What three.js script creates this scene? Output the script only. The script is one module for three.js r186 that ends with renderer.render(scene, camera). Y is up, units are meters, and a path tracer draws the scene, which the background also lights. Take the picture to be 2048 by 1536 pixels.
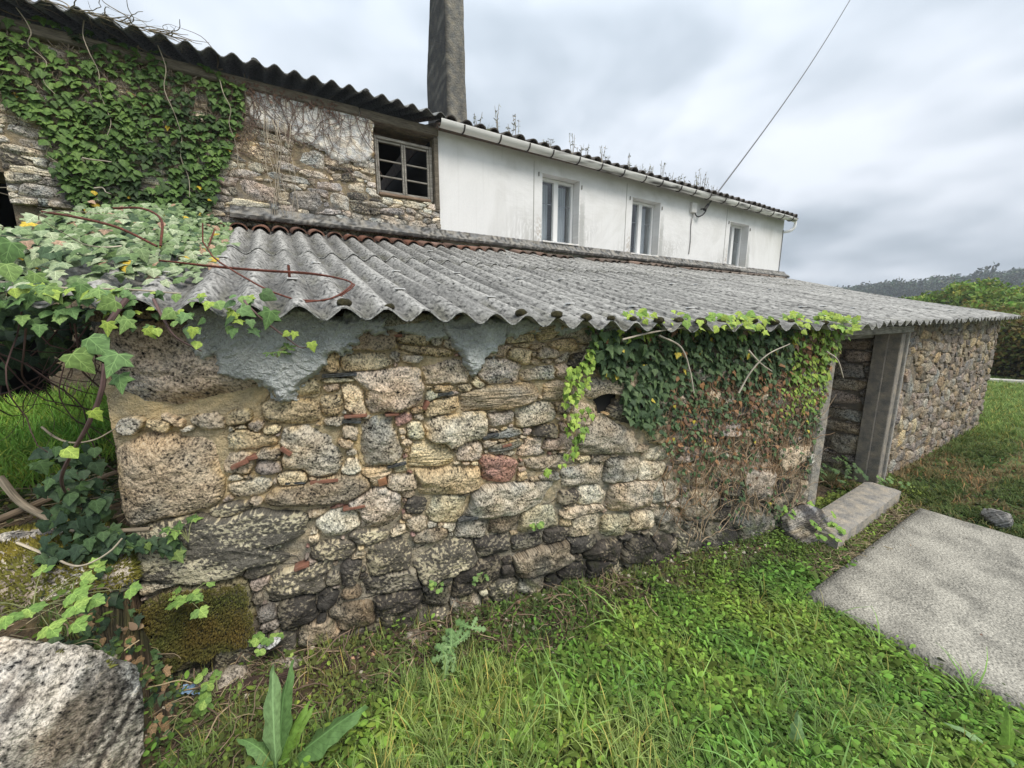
import * as THREE from 'three';
import { mergeGeometries, mergeVertices } from 'three/addons/utils/BufferGeometryUtils.js';
import { RoundedBoxGeometry } from 'three/addons/geometries/RoundedBoxGeometry.js';

// ---------- camera, sky, sun, exposure ----------
const scene = new THREE.Scene();
const camera = new THREE.PerspectiveCamera(89.86, 4 / 3, 0.05, 3000);
camera.position.set(0, 1.9, 0);
camera.rotation.set(-10 * Math.PI / 180, 0, 0);
const renderer = new THREE.WebGLRenderer({ antialias: true });
renderer.toneMapping = THREE.LinearToneMapping;
renderer.toneMappingExposure = 1.78;
renderer.shadowMap.enabled = true;
const ENV = 1.0;
const THH = Math.atan2(0.509, 0.861);                 // heading of the house facade
const D = [Math.cos(THH), Math.sin(THH)], N = [-Math.sin(THH), Math.cos(THH)];   // (x, forward) along and away from the facade
const sun = new THREE.DirectionalLight(0xfff6ea, 1.5);
{
  const dir = new THREE.Vector3(-N[0] * 0.85 + D[0] * 0.3, 1.15, N[1] * 0.85 - D[1] * 0.3).normalize();
  sun.position.copy(dir.multiplyScalar(40)); sun.target.position.set(0, 0, 0);
  sun.castShadow = true; sun.shadow.radius = 42;
  Object.assign(sun.shadow.camera, { left: -20, right: 20, top: 20, bottom: -20, far: 120 });
  scene.add(sun, sun.target);
  scene.fog = new THREE.FogExp2(new THREE.Color(0.82, 0.88, 0.95), 0.0011);
}

// ---------- random numbers and noise ----------
function rng(seed) { let a = seed >>> 0; return () => { a = (a + 0x6d2b79f5) | 0; let t = Math.imul(a ^ (a >>> 15), 1 | a); t = (t + Math.imul(t ^ (t >>> 7), 61 | t)) ^ t; return ((t ^ (t >>> 14)) >>> 0) / 4294967296; }; }
const PERM = new Uint8Array(512), GX = new Float32Array(256), GY = new Float32Array(256);
{ const r = rng(7), p = [...Array(256).keys()]; for (let i = 255; i > 0; i--) { const j = Math.floor(r() * (i + 1)); [p[i], p[j]] = [p[j], p[i]]; } for (let i = 0; i < 512; i++) PERM[i] = p[i & 255]; for (let i = 0; i < 256; i++) { const a = r() * 6.2831853; GX[i] = Math.cos(a); GY[i] = Math.sin(a); } }
const mod = (a, n) => ((a % n) + n) % n;
function pn(x, y, px = 256, py = 256) {               // gradient noise, -1..1, repeating after px, py
  const xi = Math.floor(x), yi = Math.floor(y), fx = x - xi, fy = y - yi;
  const x0 = mod(xi, px), x1 = mod(xi + 1, px), y0 = mod(yi, py), y1 = mod(yi + 1, py);
  const u = fx * fx * fx * (fx * (fx * 6 - 15) + 10), v = fy * fy * fy * (fy * (fy * 6 - 15) + 10);
  const a = PERM[PERM[x0 & 255] + (y0 & 255)], b = PERM[PERM[x1 & 255] + (y0 & 255)], c = PERM[PERM[x0 & 255] + (y1 & 255)], d = PERM[PERM[x1 & 255] + (y1 & 255)];
  const A = GX[a] * fx + GY[a] * fy, B = GX[b] * (fx - 1) + GY[b] * fy, C = GX[c] * fx + GY[c] * (fy - 1), E = GX[d] * (fx - 1) + GY[d] * (fy - 1);
  return ((A + (B - A) * u) + ((C + (E - C) * u) - (A + (B - A) * u)) * v) * 1.5;
}
function fb(x, y, oct = 4, px = 256, py = 256) { let s = 0, a = 0.5; for (let i = 0; i < oct; i++) { s += a * pn(x + i * 17, y + i * 31, px, py); x *= 2; y *= 2; px *= 2; py *= 2; a *= 0.5; } return s; }
const cl = (x, a = 0, b = 1) => Math.min(b, Math.max(a, x));
const ss = (a, b, x) => { const t = cl((x - a) / (b - a)); return t * t * (3 - 2 * t); };
const lerp = (a, b, t) => a + (b - a) * t;
const mix3 = (a, b, t) => [lerp(a[0], b[0], t), lerp(a[1], b[1], t), lerp(a[2], b[2], t)];
const interp = (tab, x) => { if (x <= tab[0][0]) return tab[0][1]; for (let i = 1; i < tab.length; i++) if (x <= tab[i][0]) return lerp(tab[i - 1][1], tab[i][1], (x - tab[i - 1][0]) / (tab[i][0] - tab[i - 1][0])); return tab[tab.length - 1][1]; };
const inPoly = (p, x, y) => { let c = false; for (let i = 0, j = p.length - 1; i < p.length; j = i++) if ((p[i][1] > y) !== (p[j][1] > y) && x < ((p[j][0] - p[i][0]) * (y - p[i][1])) / (p[j][1] - p[i][1]) + p[i][0]) c = !c; return c; };
const polyDist = (p, x, y) => { let d = 9; for (let i = 0, j = p.length - 1; i < p.length; j = i++) { const ax = p[j][0], ay = p[j][1], bx = p[i][0] - ax, by = p[i][1] - ay, t = cl(((x - ax) * bx + (y - ay) * by) / (bx * bx + by * by)); d = Math.min(d, Math.hypot(x - ax - bx * t, y - ay - by * t)); } return inPoly(p, x, y) ? d : -d; };

// ---------- the overcast sky ----------
{
  const W = 1024, H = 512, data = new Float32Array(W * H * 4);
  for (let r = 0; r < H; r++) for (let c = 0; c < W; c++) {
    const up = ((r + 0.5) / H - 0.5) * Math.PI, az = ((c + 0.5) / W - 0.5) * 2 * Math.PI, sy = Math.sin(up);
    let L, col;
    if (sy >= -0.02) {
      const k = 1 / (Math.max(sy, 0) + 0.16), x = Math.cos(az) * Math.cos(up) * k, z = Math.sin(az) * Math.cos(up) * k;
      const big = fb(x * 0.9 + 3, z * 0.9 + 8, 5), fine = fb(x * 2.6 + 40 + big, z * 1.9 + 11, 5), wisp = fb(x * 0.5 + 20, z * 2.2 + 60 + big * 0.8, 4);
      let t = 0.5 + big * 1.15 + fine * 0.7 + wisp * 0.5;
      t = cl(t, -0.15, 1.15);
      L = (0.435 + 0.52 * Math.pow(Math.max(sy, 0), 1.9)) * (0.73 + 0.42 * t);
      const b = 1 - 0.75 * cl(t);                       // the thin places are whiter, the thick ones blue grey
      col = [1 - 0.13 * b - 0.055, 1 - 0.055 * b - 0.01, 1.07];
      const hz = Math.exp(-Math.max(sy, 0) * 14); L *= 1 - 0.03 * hz;
    } else { L = 0.13; col = [0.95, 1, 0.8]; }
    const o = (r * W + c) * 4; data[o] = L * col[0]; data[o + 1] = L * col[1]; data[o + 2] = L * col[2]; data[o + 3] = 1;
  }
  const t = new THREE.DataTexture(data, W, H, THREE.RGBAFormat, THREE.FloatType);
  t.mapping = THREE.EquirectangularReflectionMapping; t.magFilter = THREE.LinearFilter; t.wrapS = THREE.RepeatWrapping; t.needsUpdate = true;
  scene.background = t; scene.environment = t; scene.backgroundIntensity = ENV; scene.environmentIntensity = ENV;
}

// ---------- textures ----------
const enc = (l) => (l <= 0.0031308 ? l * 12.92 : 1.055 * Math.pow(l, 1 / 2.4) - 0.055) * 255;
function texture(S, f, srgb = true, H = S) {          // f(u, v in 0..1) -> linear [r, g, b] or a number
  const d = new Uint8Array(S * H * 4);
  for (let y = 0; y < H; y++) for (let x = 0; x < S; x++) {
    const v = f((x + 0.5) / S, (y + 0.5) / H), o = (y * S + x) * 4;
    for (let c = 0; c < 3; c++) { const q = cl(typeof v === 'number' ? v : v[c]); d[o + c] = srgb ? enc(q) : q * 255; }
    d[o + 3] = 255;
  }
  const t = new THREE.DataTexture(d, S, H);
  t.wrapS = t.wrapT = THREE.RepeatWrapping; t.magFilter = THREE.LinearFilter; t.minFilter = THREE.LinearMipmapLinearFilter;
  if (srgb) t.colorSpace = THREE.SRGBColorSpace;
  t.needsUpdate = true; return t;
}
const rep = (t, a, b = a) => { t.repeat.set(1 / a, 1 / b); return t; };   // uv are in metres: one repeat every a by b metres
const white = new Float32Array(1 << 20); { const r = rng(99); for (let i = 0; i < white.length; i++) white[i] = r(); }
const wn = (x, y, S) => white[(mod(Math.floor(y), S) * S + mod(Math.floor(x), S)) & 1048575];
// mid grey 0.6 = the stone's own tone
const grain = (u, v, S) => { const a = wn(u * S, v * S, S), b = wn(u * S / 2, v * S / 2, S / 2), c = wn(u * S / 4 + 5, v * S / 4, S / 4); return a * 0.3 + b * 0.4 + c * 0.3; };
const granite = rep(texture(1024, (u, v) => {
  const g = grain(u, v, 1024), m = fb(u * 8, v * 8, 4, 8, 8), k = fb(u * 40, v * 40, 3, 40, 40), p = fb(u * 90 + 9, v * 90, 2, 90, 90);
  const sp = fb(u * 130, v * 110, 2, 130, 110); let t = 0.64 + (g - 0.5) * 0.9 + m * 0.34 + k * 0.7 + sp * 0.95;
  if (p > 0.2) t -= (p - 0.2) * 0.8;
  const warm = fb(u * 6 + 3, v * 6 + 2, 3, 6, 6);
  return [t * (1 + 0.25 * warm), t, t * (1 - 0.3 * warm)];
}), 1.3);
const graniteB = rep(texture(1024, (u, v) => 0.5 + (grain(u, v, 1024) - 0.5) * 0.35 + fb(u * 14, v * 14, 5, 14, 14) * 0.55 + fb(u * 60, v * 60, 2, 60, 60) * 0.4, false), 1.3);
const strata = (u, v) => { const w = v + 0.012 * fb(u * 5, v * 8, 3, 5, 8); return fb(u * 9, w * 80, 4, 9, 80); };
const schist = rep(texture(1024, (u, v) => {
  const s = strata(u, v), f = fb(u * 14, v * 150, 3, 14, 150), g = grain(u, v, 1024), w = fb(u * 4 + 7, v * 16, 3, 4, 16);
  const sp = fb(u * 100 + 3, v * 110, 2, 100, 110), t = 0.63 + s * 0.26 + f * 0.34 + (g - 0.5) * 0.75 + sp * 0.8;
  return [t * (1 + 0.28 * w), t * (1 + 0.05 * w), t * (1 - 0.35 * w)];
}), 1.2);
const schistB = rep(texture(1024, (u, v) => 0.5 + strata(u, v) * 0.5 + fb(u * 60, v * 60, 2, 60, 60) * 0.3 + fb(u * 14, v * 150, 3, 14, 150) * 0.35 + (grain(u, v, 1024) - 0.5) * 0.3, false), 1.2);
const lichen = rep(texture(1024, (u, v) => {          // dark crust broken by cream crystals
  const a = fb(u * 7, v * 10, 5, 7, 10), b = fb(u * 64 + 3, v * 84, 3, 64, 84), g = grain(u, v, 1024), big = fb(u * 4 + 5, v * 5, 3, 4, 5);
  const m = ss(0.0, 0.3, a * 0.75 + b * 1.15 + big * 0.7 - 0.02);
  const d = 0.24 + (g - 0.5) * 0.25 + b * 0.12, l = 1.0 + (g - 0.5) * 0.5;
  return mix3([d, d * 0.98, d * 0.95], [l, l * 0.95, l * 0.78], m);
}), 1.25);
const fibro = rep(texture(1024, (u, v) => {           // weathered fibre cement: pale fibres, dark flecks along the sheet (v)
  const f = fb(u * 80, v * 22, 4, 80, 22), g = grain(u, v, 1024), b = fb(u * 5, v * 5, 4, 5, 5), k = fb(u * 44 + 4, v * 20, 3, 44, 20), s = fb(u * 24, v * 3 + 5, 3, 24, 3);
  let t = 0.62 + f * 0.55 + (g - 0.5) * 0.45 + b * 0.2 + s * 0.2;
  t -= ss(0.05, 0.3, k + b * 0.35) * 0.34;
  return [t * 0.99, t, t * 0.985];
}), 1.1);
const fibroB = rep(texture(512, (u, v) => 0.5 + fb(u * 70, v * 26, 4, 70, 26) * 0.6 + (grain(u, v, 512) - 0.5) * 0.3, false), 1.1);
const sandy = rep(texture(512, (u, v) => { const g = grain(u, v, 512), m = fb(u * 7, v * 7, 4, 7, 7); const t = 0.62 + (g - 0.5) * 0.45 + m * 0.4; return [t * (1 + 0.12 * m), t, t * (1 - 0.2 * m)]; }), 0.7);
const sandyB = rep(texture(512, (u, v) => 0.5 + (grain(u, v, 512) - 0.5) * 0.6 + fb(u * 24, v * 24, 4, 24, 24) * 0.5, false), 0.7);
const trowel = (u, v) => { const q = fb(u * 4, v * 4, 3, 4, 4), w = fb(u * 3 + q * 0.9, v * 9 + q * 2.2, 4, 3, 9); return Math.abs(w); };
const cementT = rep(texture(512, (u, v) => { const t = 0.62 + (grain(u, v, 512) - 0.5) * 0.34 + fb(u * 6, v * 6, 4, 6, 6) * 0.2 + fb(u * 40, v * 40, 3, 40, 40) * 0.3 - (1 - ss(0, 0.03, trowel(u, v))) * 0.2; return [t * 0.97, t, t * 0.985]; }), 0.8);
const cementB = rep(texture(512, (u, v) => cl(trowel(u, v) * 1.2) * 0.6 + (grain(u, v, 512) - 0.5) * 0.5 + fb(u * 40, v * 40, 3, 40, 40) * 0.5, false), 0.8);
const pebble = rep(texture(1024, (u, v) => {
  const a = wn(u * 170, v * 170, 170), b = wn(u * 340, v * 340, 340), f = fb(u * 110, v * 110, 2, 110, 110), m = fb(u * 5, v * 5, 4, 5, 5), g = grain(u, v, 1024);
  const t = 0.58 + (a - 0.5) * 0.26 + (b - 0.5) * 0.3 + f * 0.42 + m * 0.3 + (g - 0.5) * 0.35; return [t * 1.02, t, t * 0.93];
}), 1.4);
const pebbleB = rep(texture(512, (u, v) => 0.5 + fb(u * 90, v * 90, 3, 90, 90) * 0.9, false), 1.4);
const soilT = rep(texture(1024, (u, v) => {
  const g = grain(u, v, 1024), m = fb(u * 6, v * 6, 5, 6, 6), k = fb(u * 40, v * 40, 4, 40, 40), t = 0.5 + (g - 0.5) * 0.6 + m * 0.4 + k * 0.6;
  return [t * (1.05 + 0.1 * m), t, t * (0.9 - 0.15 * m)];
}), 1.2);
const soilB = rep(texture(512, (u, v) => 0.5 + fb(u * 30, v * 30, 5, 30, 30) * 0.9, false), 1.2);
const woodT = rep(texture(512, (u, v) => { const t = 0.6 + fb(u * 5, v * 60, 4, 5, 60) * 0.6 + fb(u * 3, v * 160, 2, 3, 160) * 0.35 + fb(u * 9, v * 9, 4, 9, 9) * 0.35; return [t, t * 0.98, t * 0.95]; }), 0.8, 0.4);
const rustT = rep(texture(256, (u, v) => { const t = 0.6 + fb(u * 20, v * 20, 4, 20, 20) * 0.7; return [t * 1.1, t * 0.9, t * 0.8]; }), 0.3);
const clayT = rep(texture(512, (u, v) => { const m = fb(u * 8, v * 8, 4, 8, 8), g = grain(u, v, 512), t = 0.6 + (g - 0.5) * 0.35 + m * 0.4, l = ss(0.12, 0.4, fb(u * 14 + 3, v * 14, 4, 14, 14)); return mix3([t, t * 0.97, t * 0.93], [0.55, 0.75, 0.8], l * 0.6); }), 0.6);
const veinT = (() => {                                // ivy leaf: pale veins from the petiole to the lobes
  const seg = [[0, 0, 0, -0.86], [0, 0, 0.46, -0.27], [0, 0, -0.46, -0.27], [0, 0, 0.33, 0.08], [0, 0, -0.33, 0.08], [0, -0.3, 0.13, -0.5], [0, -0.3, -0.13, -0.5], [0.2, -0.12, 0.3, -0.3], [-0.2, -0.12, -0.3, -0.3], [0.22, -0.13, 0.36, -0.08], [-0.22, -0.13, -0.36, -0.08], [0, -0.52, 0.08, -0.66], [0, -0.52, -0.08, -0.66]];
  return texture(256, (u, v) => {
    const x = u - 0.5, y = v - 0.92; let d = 1;
    seg.forEach((s, i) => { const bx = s[2] - s[0], by = s[3] - s[1], t = cl(((x - s[0]) * bx + (y - s[1]) * by) / (bx * bx + by * by)); d = Math.min(d, Math.hypot(x - s[0] - bx * t, y - s[1] - by * t) / (i < 5 ? 1.15 - 0.7 * t : 0.55)); });
    const vn = 1 - ss(0.006, 0.024, d), m = fb(u * 5, v * 5, 4), t = 0.5 + m * 0.3;
    return mix3([t, t, t], [1.0, 0.92, 1.0], vn * 0.85);
  });
})();
const mossT = rep(texture(512, (u, v) => { const t = 0.55 + fb(u * 30, v * 30, 4, 30, 30) * 0.9 + (grain(u, v, 512) - 0.5) * 0.5; return [t * 1.05, t, t * 0.8]; }), 0.4);
const std = (o) => new THREE.MeshStandardMaterial({ roughness: 0.92, ...o });
const rgb = (r, g, b) => new THREE.Color().setRGB(r, g, b);
const M = {
  granite: std({ map: granite, bumpMap: graniteB, bumpScale: 0.02, vertexColors: true }),
  schist: std({ map: schist, bumpMap: schistB, bumpScale: 0.022, vertexColors: true }),
  lichen: std({ map: lichen, bumpMap: graniteB, bumpScale: 0.02, vertexColors: true }),
  mortar: std({ map: sandy, bumpMap: sandyB, bumpScale: 0.016, vertexColors: true }),
  cement: std({ map: cementT, bumpMap: cementB, bumpScale: 0.02, vertexColors: true }),
  fibro: std({ map: fibro, bumpMap: fibroB, bumpScale: 0.004, vertexColors: true }),
  clay: std({ map: clayT, bumpMap: sandyB, bumpScale: 0.004, vertexColors: true }),
  wood: std({ map: woodT, bumpMap: woodT, bumpScale: 0.008, color: rgb(0.3, 0.26, 0.2) }),
  greyWood: std({ map: woodT, color: rgb(0.5, 0.48, 0.43), bumpMap: woodT, bumpScale: 0.006 }),
  concrete: std({ map: sandy, bumpMap: sandyB, bumpScale: 0.008, color: rgb(0.46, 0.415, 0.35) }),
  rust: std({ map: rustT, color: rgb(0.2, 0.075, 0.05), roughness: 0.85 }),
  moss: std({ map: mossT, bumpMap: mossT, bumpScale: 0.01, vertexColors: true }),
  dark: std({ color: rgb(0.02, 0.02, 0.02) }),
};
// ---------- naming, frames, adding ----------
const used = new Map();
function numbered(n) { const k = used.get(n) ?? 0; used.set(n, k + 1); return k ? n + '_' + String(k).padStart(3, '0') : n; }
const A = [-1.71, 1.574], B = [2.84, 3.39], THL = Math.atan2(B[1] - A[1], B[0] - A[0]);
const FRAME = { W: [0, 0, 0], H: [THH, 0, 0], L: [THL, A[0], -A[1]] };   // turn about y and origin of the world, the house facade and the shed's near wall
const frameM = (f) => new THREE.Matrix4().makeRotationY(FRAME[f][0]).setPosition(FRAME[f][1], 0, FRAME[f][2]);
const toFrame = (a, b) => frameM(b).invert().multiply(frameM(a));
function tag(o, label, category, group) { o.userData.label = label; o.userData.category = category; if (group) o.userData.group = group; return o; }
function kind(o, k) { o.userData.kind = k; return o; }
function thing(name, label, category, frame = 'W', at = [0, 0, 0], group) {   // a Group at the thing's base; geometry is given in the frame's own coordinates
  const o = new THREE.Group(); o.name = numbered(name); scene.add(o);
  o.position.copy(new THREE.Vector3(...at).applyMatrix4(frameM(frame))); o.rotation.y = FRAME[frame][0];
  o.base = at; o.frame = frame; tag(o, label, category, group); return o;
}
const NAMES = new WeakMap();
function put(parent, name, geo, mat) {                // a mesh (part or sub-part) under a thing
  let root = parent; while (root.parent && root.parent !== scene) root = root.parent;
  if (root.base) geo.translate(-root.base[0], -root.base[1], -root.base[2]);
  const m = new THREE.Mesh(geo, mat);
  const key = NAMES.get(parent) ?? NAMES.set(parent, new Map()).get(parent), k = key.get(name) ?? 0; key.set(name, k + 1);
  m.name = k ? name + '_' + String(k).padStart(3, '0') : name;
  m.castShadow = m.receiveShadow = true; parent.add(m); return m;
}
function sub(parent, name) { const g = new THREE.Group(); g.name = name; parent.add(g); return g; }
function geom(pos, idx, uv, col) {
  const g = new THREE.BufferGeometry();
  g.setAttribute('position', new THREE.BufferAttribute(new Float32Array(pos), 3));
  if (uv) g.setAttribute('uv', new THREE.BufferAttribute(new Float32Array(uv), 2));
  if (col) g.setAttribute('color', new THREE.BufferAttribute(new Float32Array(col), 3));
  g.setIndex(idx); g.computeVertexNormals(); return g;
}
function paint(g, c) { const n = g.attributes.position.count, a = new Float32Array(n * 3); for (let i = 0; i < n; i++) a.set(typeof c === 'function' ? c(g.attributes.position.getX(i), g.attributes.position.getY(i), g.attributes.position.getZ(i)) : c, i * 3); g.setAttribute('color', new THREE.BufferAttribute(a, 3)); return g; }
function boxUV(g) {                                   // uv in metres from the dominant normal
  const p = g.attributes.position, n = g.attributes.normal, uv = new Float32Array(p.count * 2);
  for (let i = 0; i < p.count; i++) { const ax = Math.abs(n.getX(i)), ay = Math.abs(n.getY(i)), az = Math.abs(n.getZ(i)); const q = ax >= ay && ax >= az ? [p.getZ(i), p.getY(i)] : ay >= az ? [p.getX(i), p.getZ(i)] : [p.getX(i), p.getY(i)]; uv.set(q, i * 2); }
  g.setAttribute('uv', new THREE.BufferAttribute(uv, 2)); return g;
}
function box(x0, x1, y0, y1, z0, z1, r = 0.008) { const g = new RoundedBoxGeometry(x1 - x0, y1 - y0, z1 - z0, 2, Math.min(r, (x1 - x0) / 3, (y1 - y0) / 3, (z1 - z0) / 3)); g.translate((x0 + x1) / 2, (y0 + y1) / 2, (z0 + z1) / 2); return boxUV(g); }
function tube(pts, r, seg = 12, rad = 6, taper = 1) {
  const c = new THREE.CatmullRomCurve3(pts.map((p) => (p.isVector3 ? p : new THREE.Vector3(...p))));
  const g = new THREE.TubeGeometry(c, seg, r, rad, false), L = c.getLength();
  const uv = g.attributes.uv, p = g.attributes.position;
  if (taper !== 1) for (let i = 0; i <= seg; i++) { const o = c.getPointAt(i / seg), k = lerp(1, taper, i / seg); for (let j = 0; j <= rad; j++) { const q = i * (rad + 1) + j; p.setXYZ(q, o.x + (p.getX(q) - o.x) * k, o.y + (p.getY(q) - o.y) * k, o.z + (p.getZ(q) - o.z) * k); } }
  for (let i = 0; i < uv.count; i++) uv.setXY(i, uv.getX(i) * L, uv.getY(i) * r * 6.28);
  return g;
}
function sheet(nu, nv, f, col, uvf) {                 // grid surface: f(i, j) -> [x, y, z] or null for a hole
  const pos = [], uv = [], c = [], idx = [], id = new Int32Array((nu + 1) * (nv + 1)).fill(-1);
  for (let j = 0; j <= nv; j++) for (let i = 0; i <= nu; i++) { const p = f(i, j); if (!p) continue; id[j * (nu + 1) + i] = pos.length / 3; pos.push(p[0], p[1], p[2]); const q = uvf ? uvf(i, j, p) : [p[0], p[1]]; uv.push(q[0], q[1]); if (col) c.push(...col(i, j, p)); }
  for (let j = 0; j < nv; j++) for (let i = 0; i < nu; i++) { const a = id[j * (nu + 1) + i], b = id[j * (nu + 1) + i + 1], d = id[(j + 1) * (nu + 1) + i], e = id[(j + 1) * (nu + 1) + i + 1]; if (a < 0 || b < 0 || d < 0 || e < 0) continue; idx.push(a, b, e, a, e, d); }
  return geom(pos, idx, uv, col ? c : null);
}

// ---------- rubble masonry ----------
const TONE = {  // material, own colour
  P: ['granite', [0.52, 0.445, 0.36]], B: ['granite', [0.43, 0.365, 0.27]], D: ['lichen', [0.42, 0.4, 0.34]], M: ['granite', [0.22, 0.2, 0.12]], W: ['granite', [0.56, 0.53, 0.45]], O: ['granite', [0.52, 0.425, 0.27]],
  T: ['granite', [0.48, 0.41, 0.31]], Y: ['granite', [0.55, 0.49, 0.33]], G: ['granite', [0.42, 0.385, 0.31]], L: ['granite', [0.6, 0.545, 0.42]], F: ['schist', [0.5, 0.41, 0.28]], C: ['schist', [0.78, 0.68, 0.44]],
  R: ['granite', [0.33, 0.2, 0.165]], K: ['lichen', [0.2, 0.185, 0.165]], X: ['granite', [0.32, 0.265, 0.19]], S: ['schist', [0.25, 0.255, 0.23]], U: ['granite', [0.38, 0.315, 0.265]], Q: ['granite', [0.29, 0.26, 0.225]],
};
function layout(W, H, cell, given, free, opt) {
  const r = rng(opt.seed), nx = Math.ceil(W / cell), ny = Math.ceil(H / cell), lab = new Int16Array(nx * ny), best = new Float32Array(nx * ny).fill(9), stones = [];
  for (let j = 0; j < ny; j++) for (let i = 0; i < nx; i++) lab[j * nx + i] = free((i + 0.5) * cell, (j + 0.5) * cell) ? -1 : -2;
  function place(st, compete) {
    const id = stones.length, a = st.w / 2, b = st.h / 2, ca = Math.cos(st.a), sa = Math.sin(st.a), K = 2 + Math.floor(r() * 3), pl = [];
    for (let k = 0; k < 4; k++) { const f = k * 1.5708 + (r() - 0.5) * (st.fill ? 0.5 : 0.3); pl.push([Math.cos(f), Math.sin(f), 0.9 + 0.12 * r()]); }
    for (let k = 0; k < K; k++) { const f = (Math.floor(r() * 4) + 0.5 + (r() - 0.5) * 0.7) * 1.5708, c = Math.cos(f), s = Math.sin(f); pl.push([c, s, (Math.abs(c) + Math.abs(s)) * (0.7 + 0.22 * r())]); }
    const R = Math.hypot(a, b) * 1.15, i0 = Math.max(0, Math.floor((st.x - R) / cell)), i1 = Math.min(nx - 1, Math.ceil((st.x + R) / cell)), j0 = Math.max(0, Math.floor((st.y - R) / cell)), j1 = Math.min(ny - 1, Math.ceil((st.y + R) / cell));
    let n = 0;
    for (let j = j0; j <= j1; j++) for (let i = i0; i <= i1; i++) {
      const q = j * nx + i; if (lab[q] === -2 || (!compete && lab[q] >= 0)) continue;
      const X = (i + 0.5) * cell, Y = (j + 0.5) * cell, wx = X + 0.012 * fb(X * 9 + 3, Y * 9 + id * 3.7, 2) + 0.005 * pn(X * 45, Y * 45), wy = Y + 0.011 * fb(X * 9 + 70, Y * 9 + id * 2.1, 2) + 0.005 * pn(X * 45 + 20, Y * 45 + 9);
      const dx = wx - st.x, dy = wy - st.y, lx = (dx * ca + dy * sa) / a, ly = (-dx * sa + dy * ca) / b;
      let d = 0; for (const p of pl) d = Math.max(d, (lx * p[0] + ly * p[1]) / p[2]);
      if (d < 1 && d < best[q]) { best[q] = compete ? d : 0.5; lab[q] = id; n++; }
    }
    stones.push(st); return n;
  }
  for (const g of given) place(g, true);
  const dist = new Float32Array(nx * ny);
  for (let it = 0; it < opt.fills; it++) {            // fill what is left, the widest gap first
    for (let j = 0; j < ny; j++) for (let i = 0; i < nx; i++) { const q = j * nx + i; dist[q] = lab[q] === -1 ? Math.min(i ? dist[q - 1] + 1 : 9e3, j ? dist[q - nx] + 1 : 9e3, i && j ? dist[q - nx - 1] + 1.4 : 9e3, i < nx - 1 && j ? dist[q - nx + 1] + 1.4 : 9e3) : 0; }
    let m = 0, mq = -1;
    for (let j = ny - 1; j >= 0; j--) for (let i = nx - 1; i >= 0; i--) { const q = j * nx + i; if (lab[q] !== -1) continue; let d = dist[q]; if (i < nx - 1) d = Math.min(d, dist[q + 1] + 1); if (j < ny - 1) d = Math.min(d, dist[q + nx] + 1); if (i < nx - 1 && j < ny - 1) d = Math.min(d, dist[q + nx + 1] + 1.4); if (i && j < ny - 1) d = Math.min(d, dist[q + nx - 1] + 1.4); dist[q] = d; const e = Math.min(d, opt.maxR / cell) * (0.9 + 0.2 * white[q & 1048575]); if (e > m) { m = e; mq = q; } }
    const rad = Math.min(m * cell, opt.maxR); if (rad < opt.minR) break;
    const x = ((mq % nx) + 0.5) * cell, y = (Math.floor(mq / nx) + 0.5) * cell, hh = Math.max(opt.minR * 1.2, Math.min(rad * (0.75 + 0.45 * r()), opt.maxR)), asp = 1.3 + r() * (opt.asp ?? 2);
    const st = { x, y, h: hh * 2.15, w: hh * 2.15 * asp, a: (r() - 0.5) * 0.4 + (opt.lean ?? 0), K: 6 + Math.floor(r() * 3), fill: true };
    st.t = opt.tone(x, y, r, st); if (!place(st, false)) { lab[mq] = -2; }
  }
  return { lab, nx, ny, cell, stones, r };
}
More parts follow.
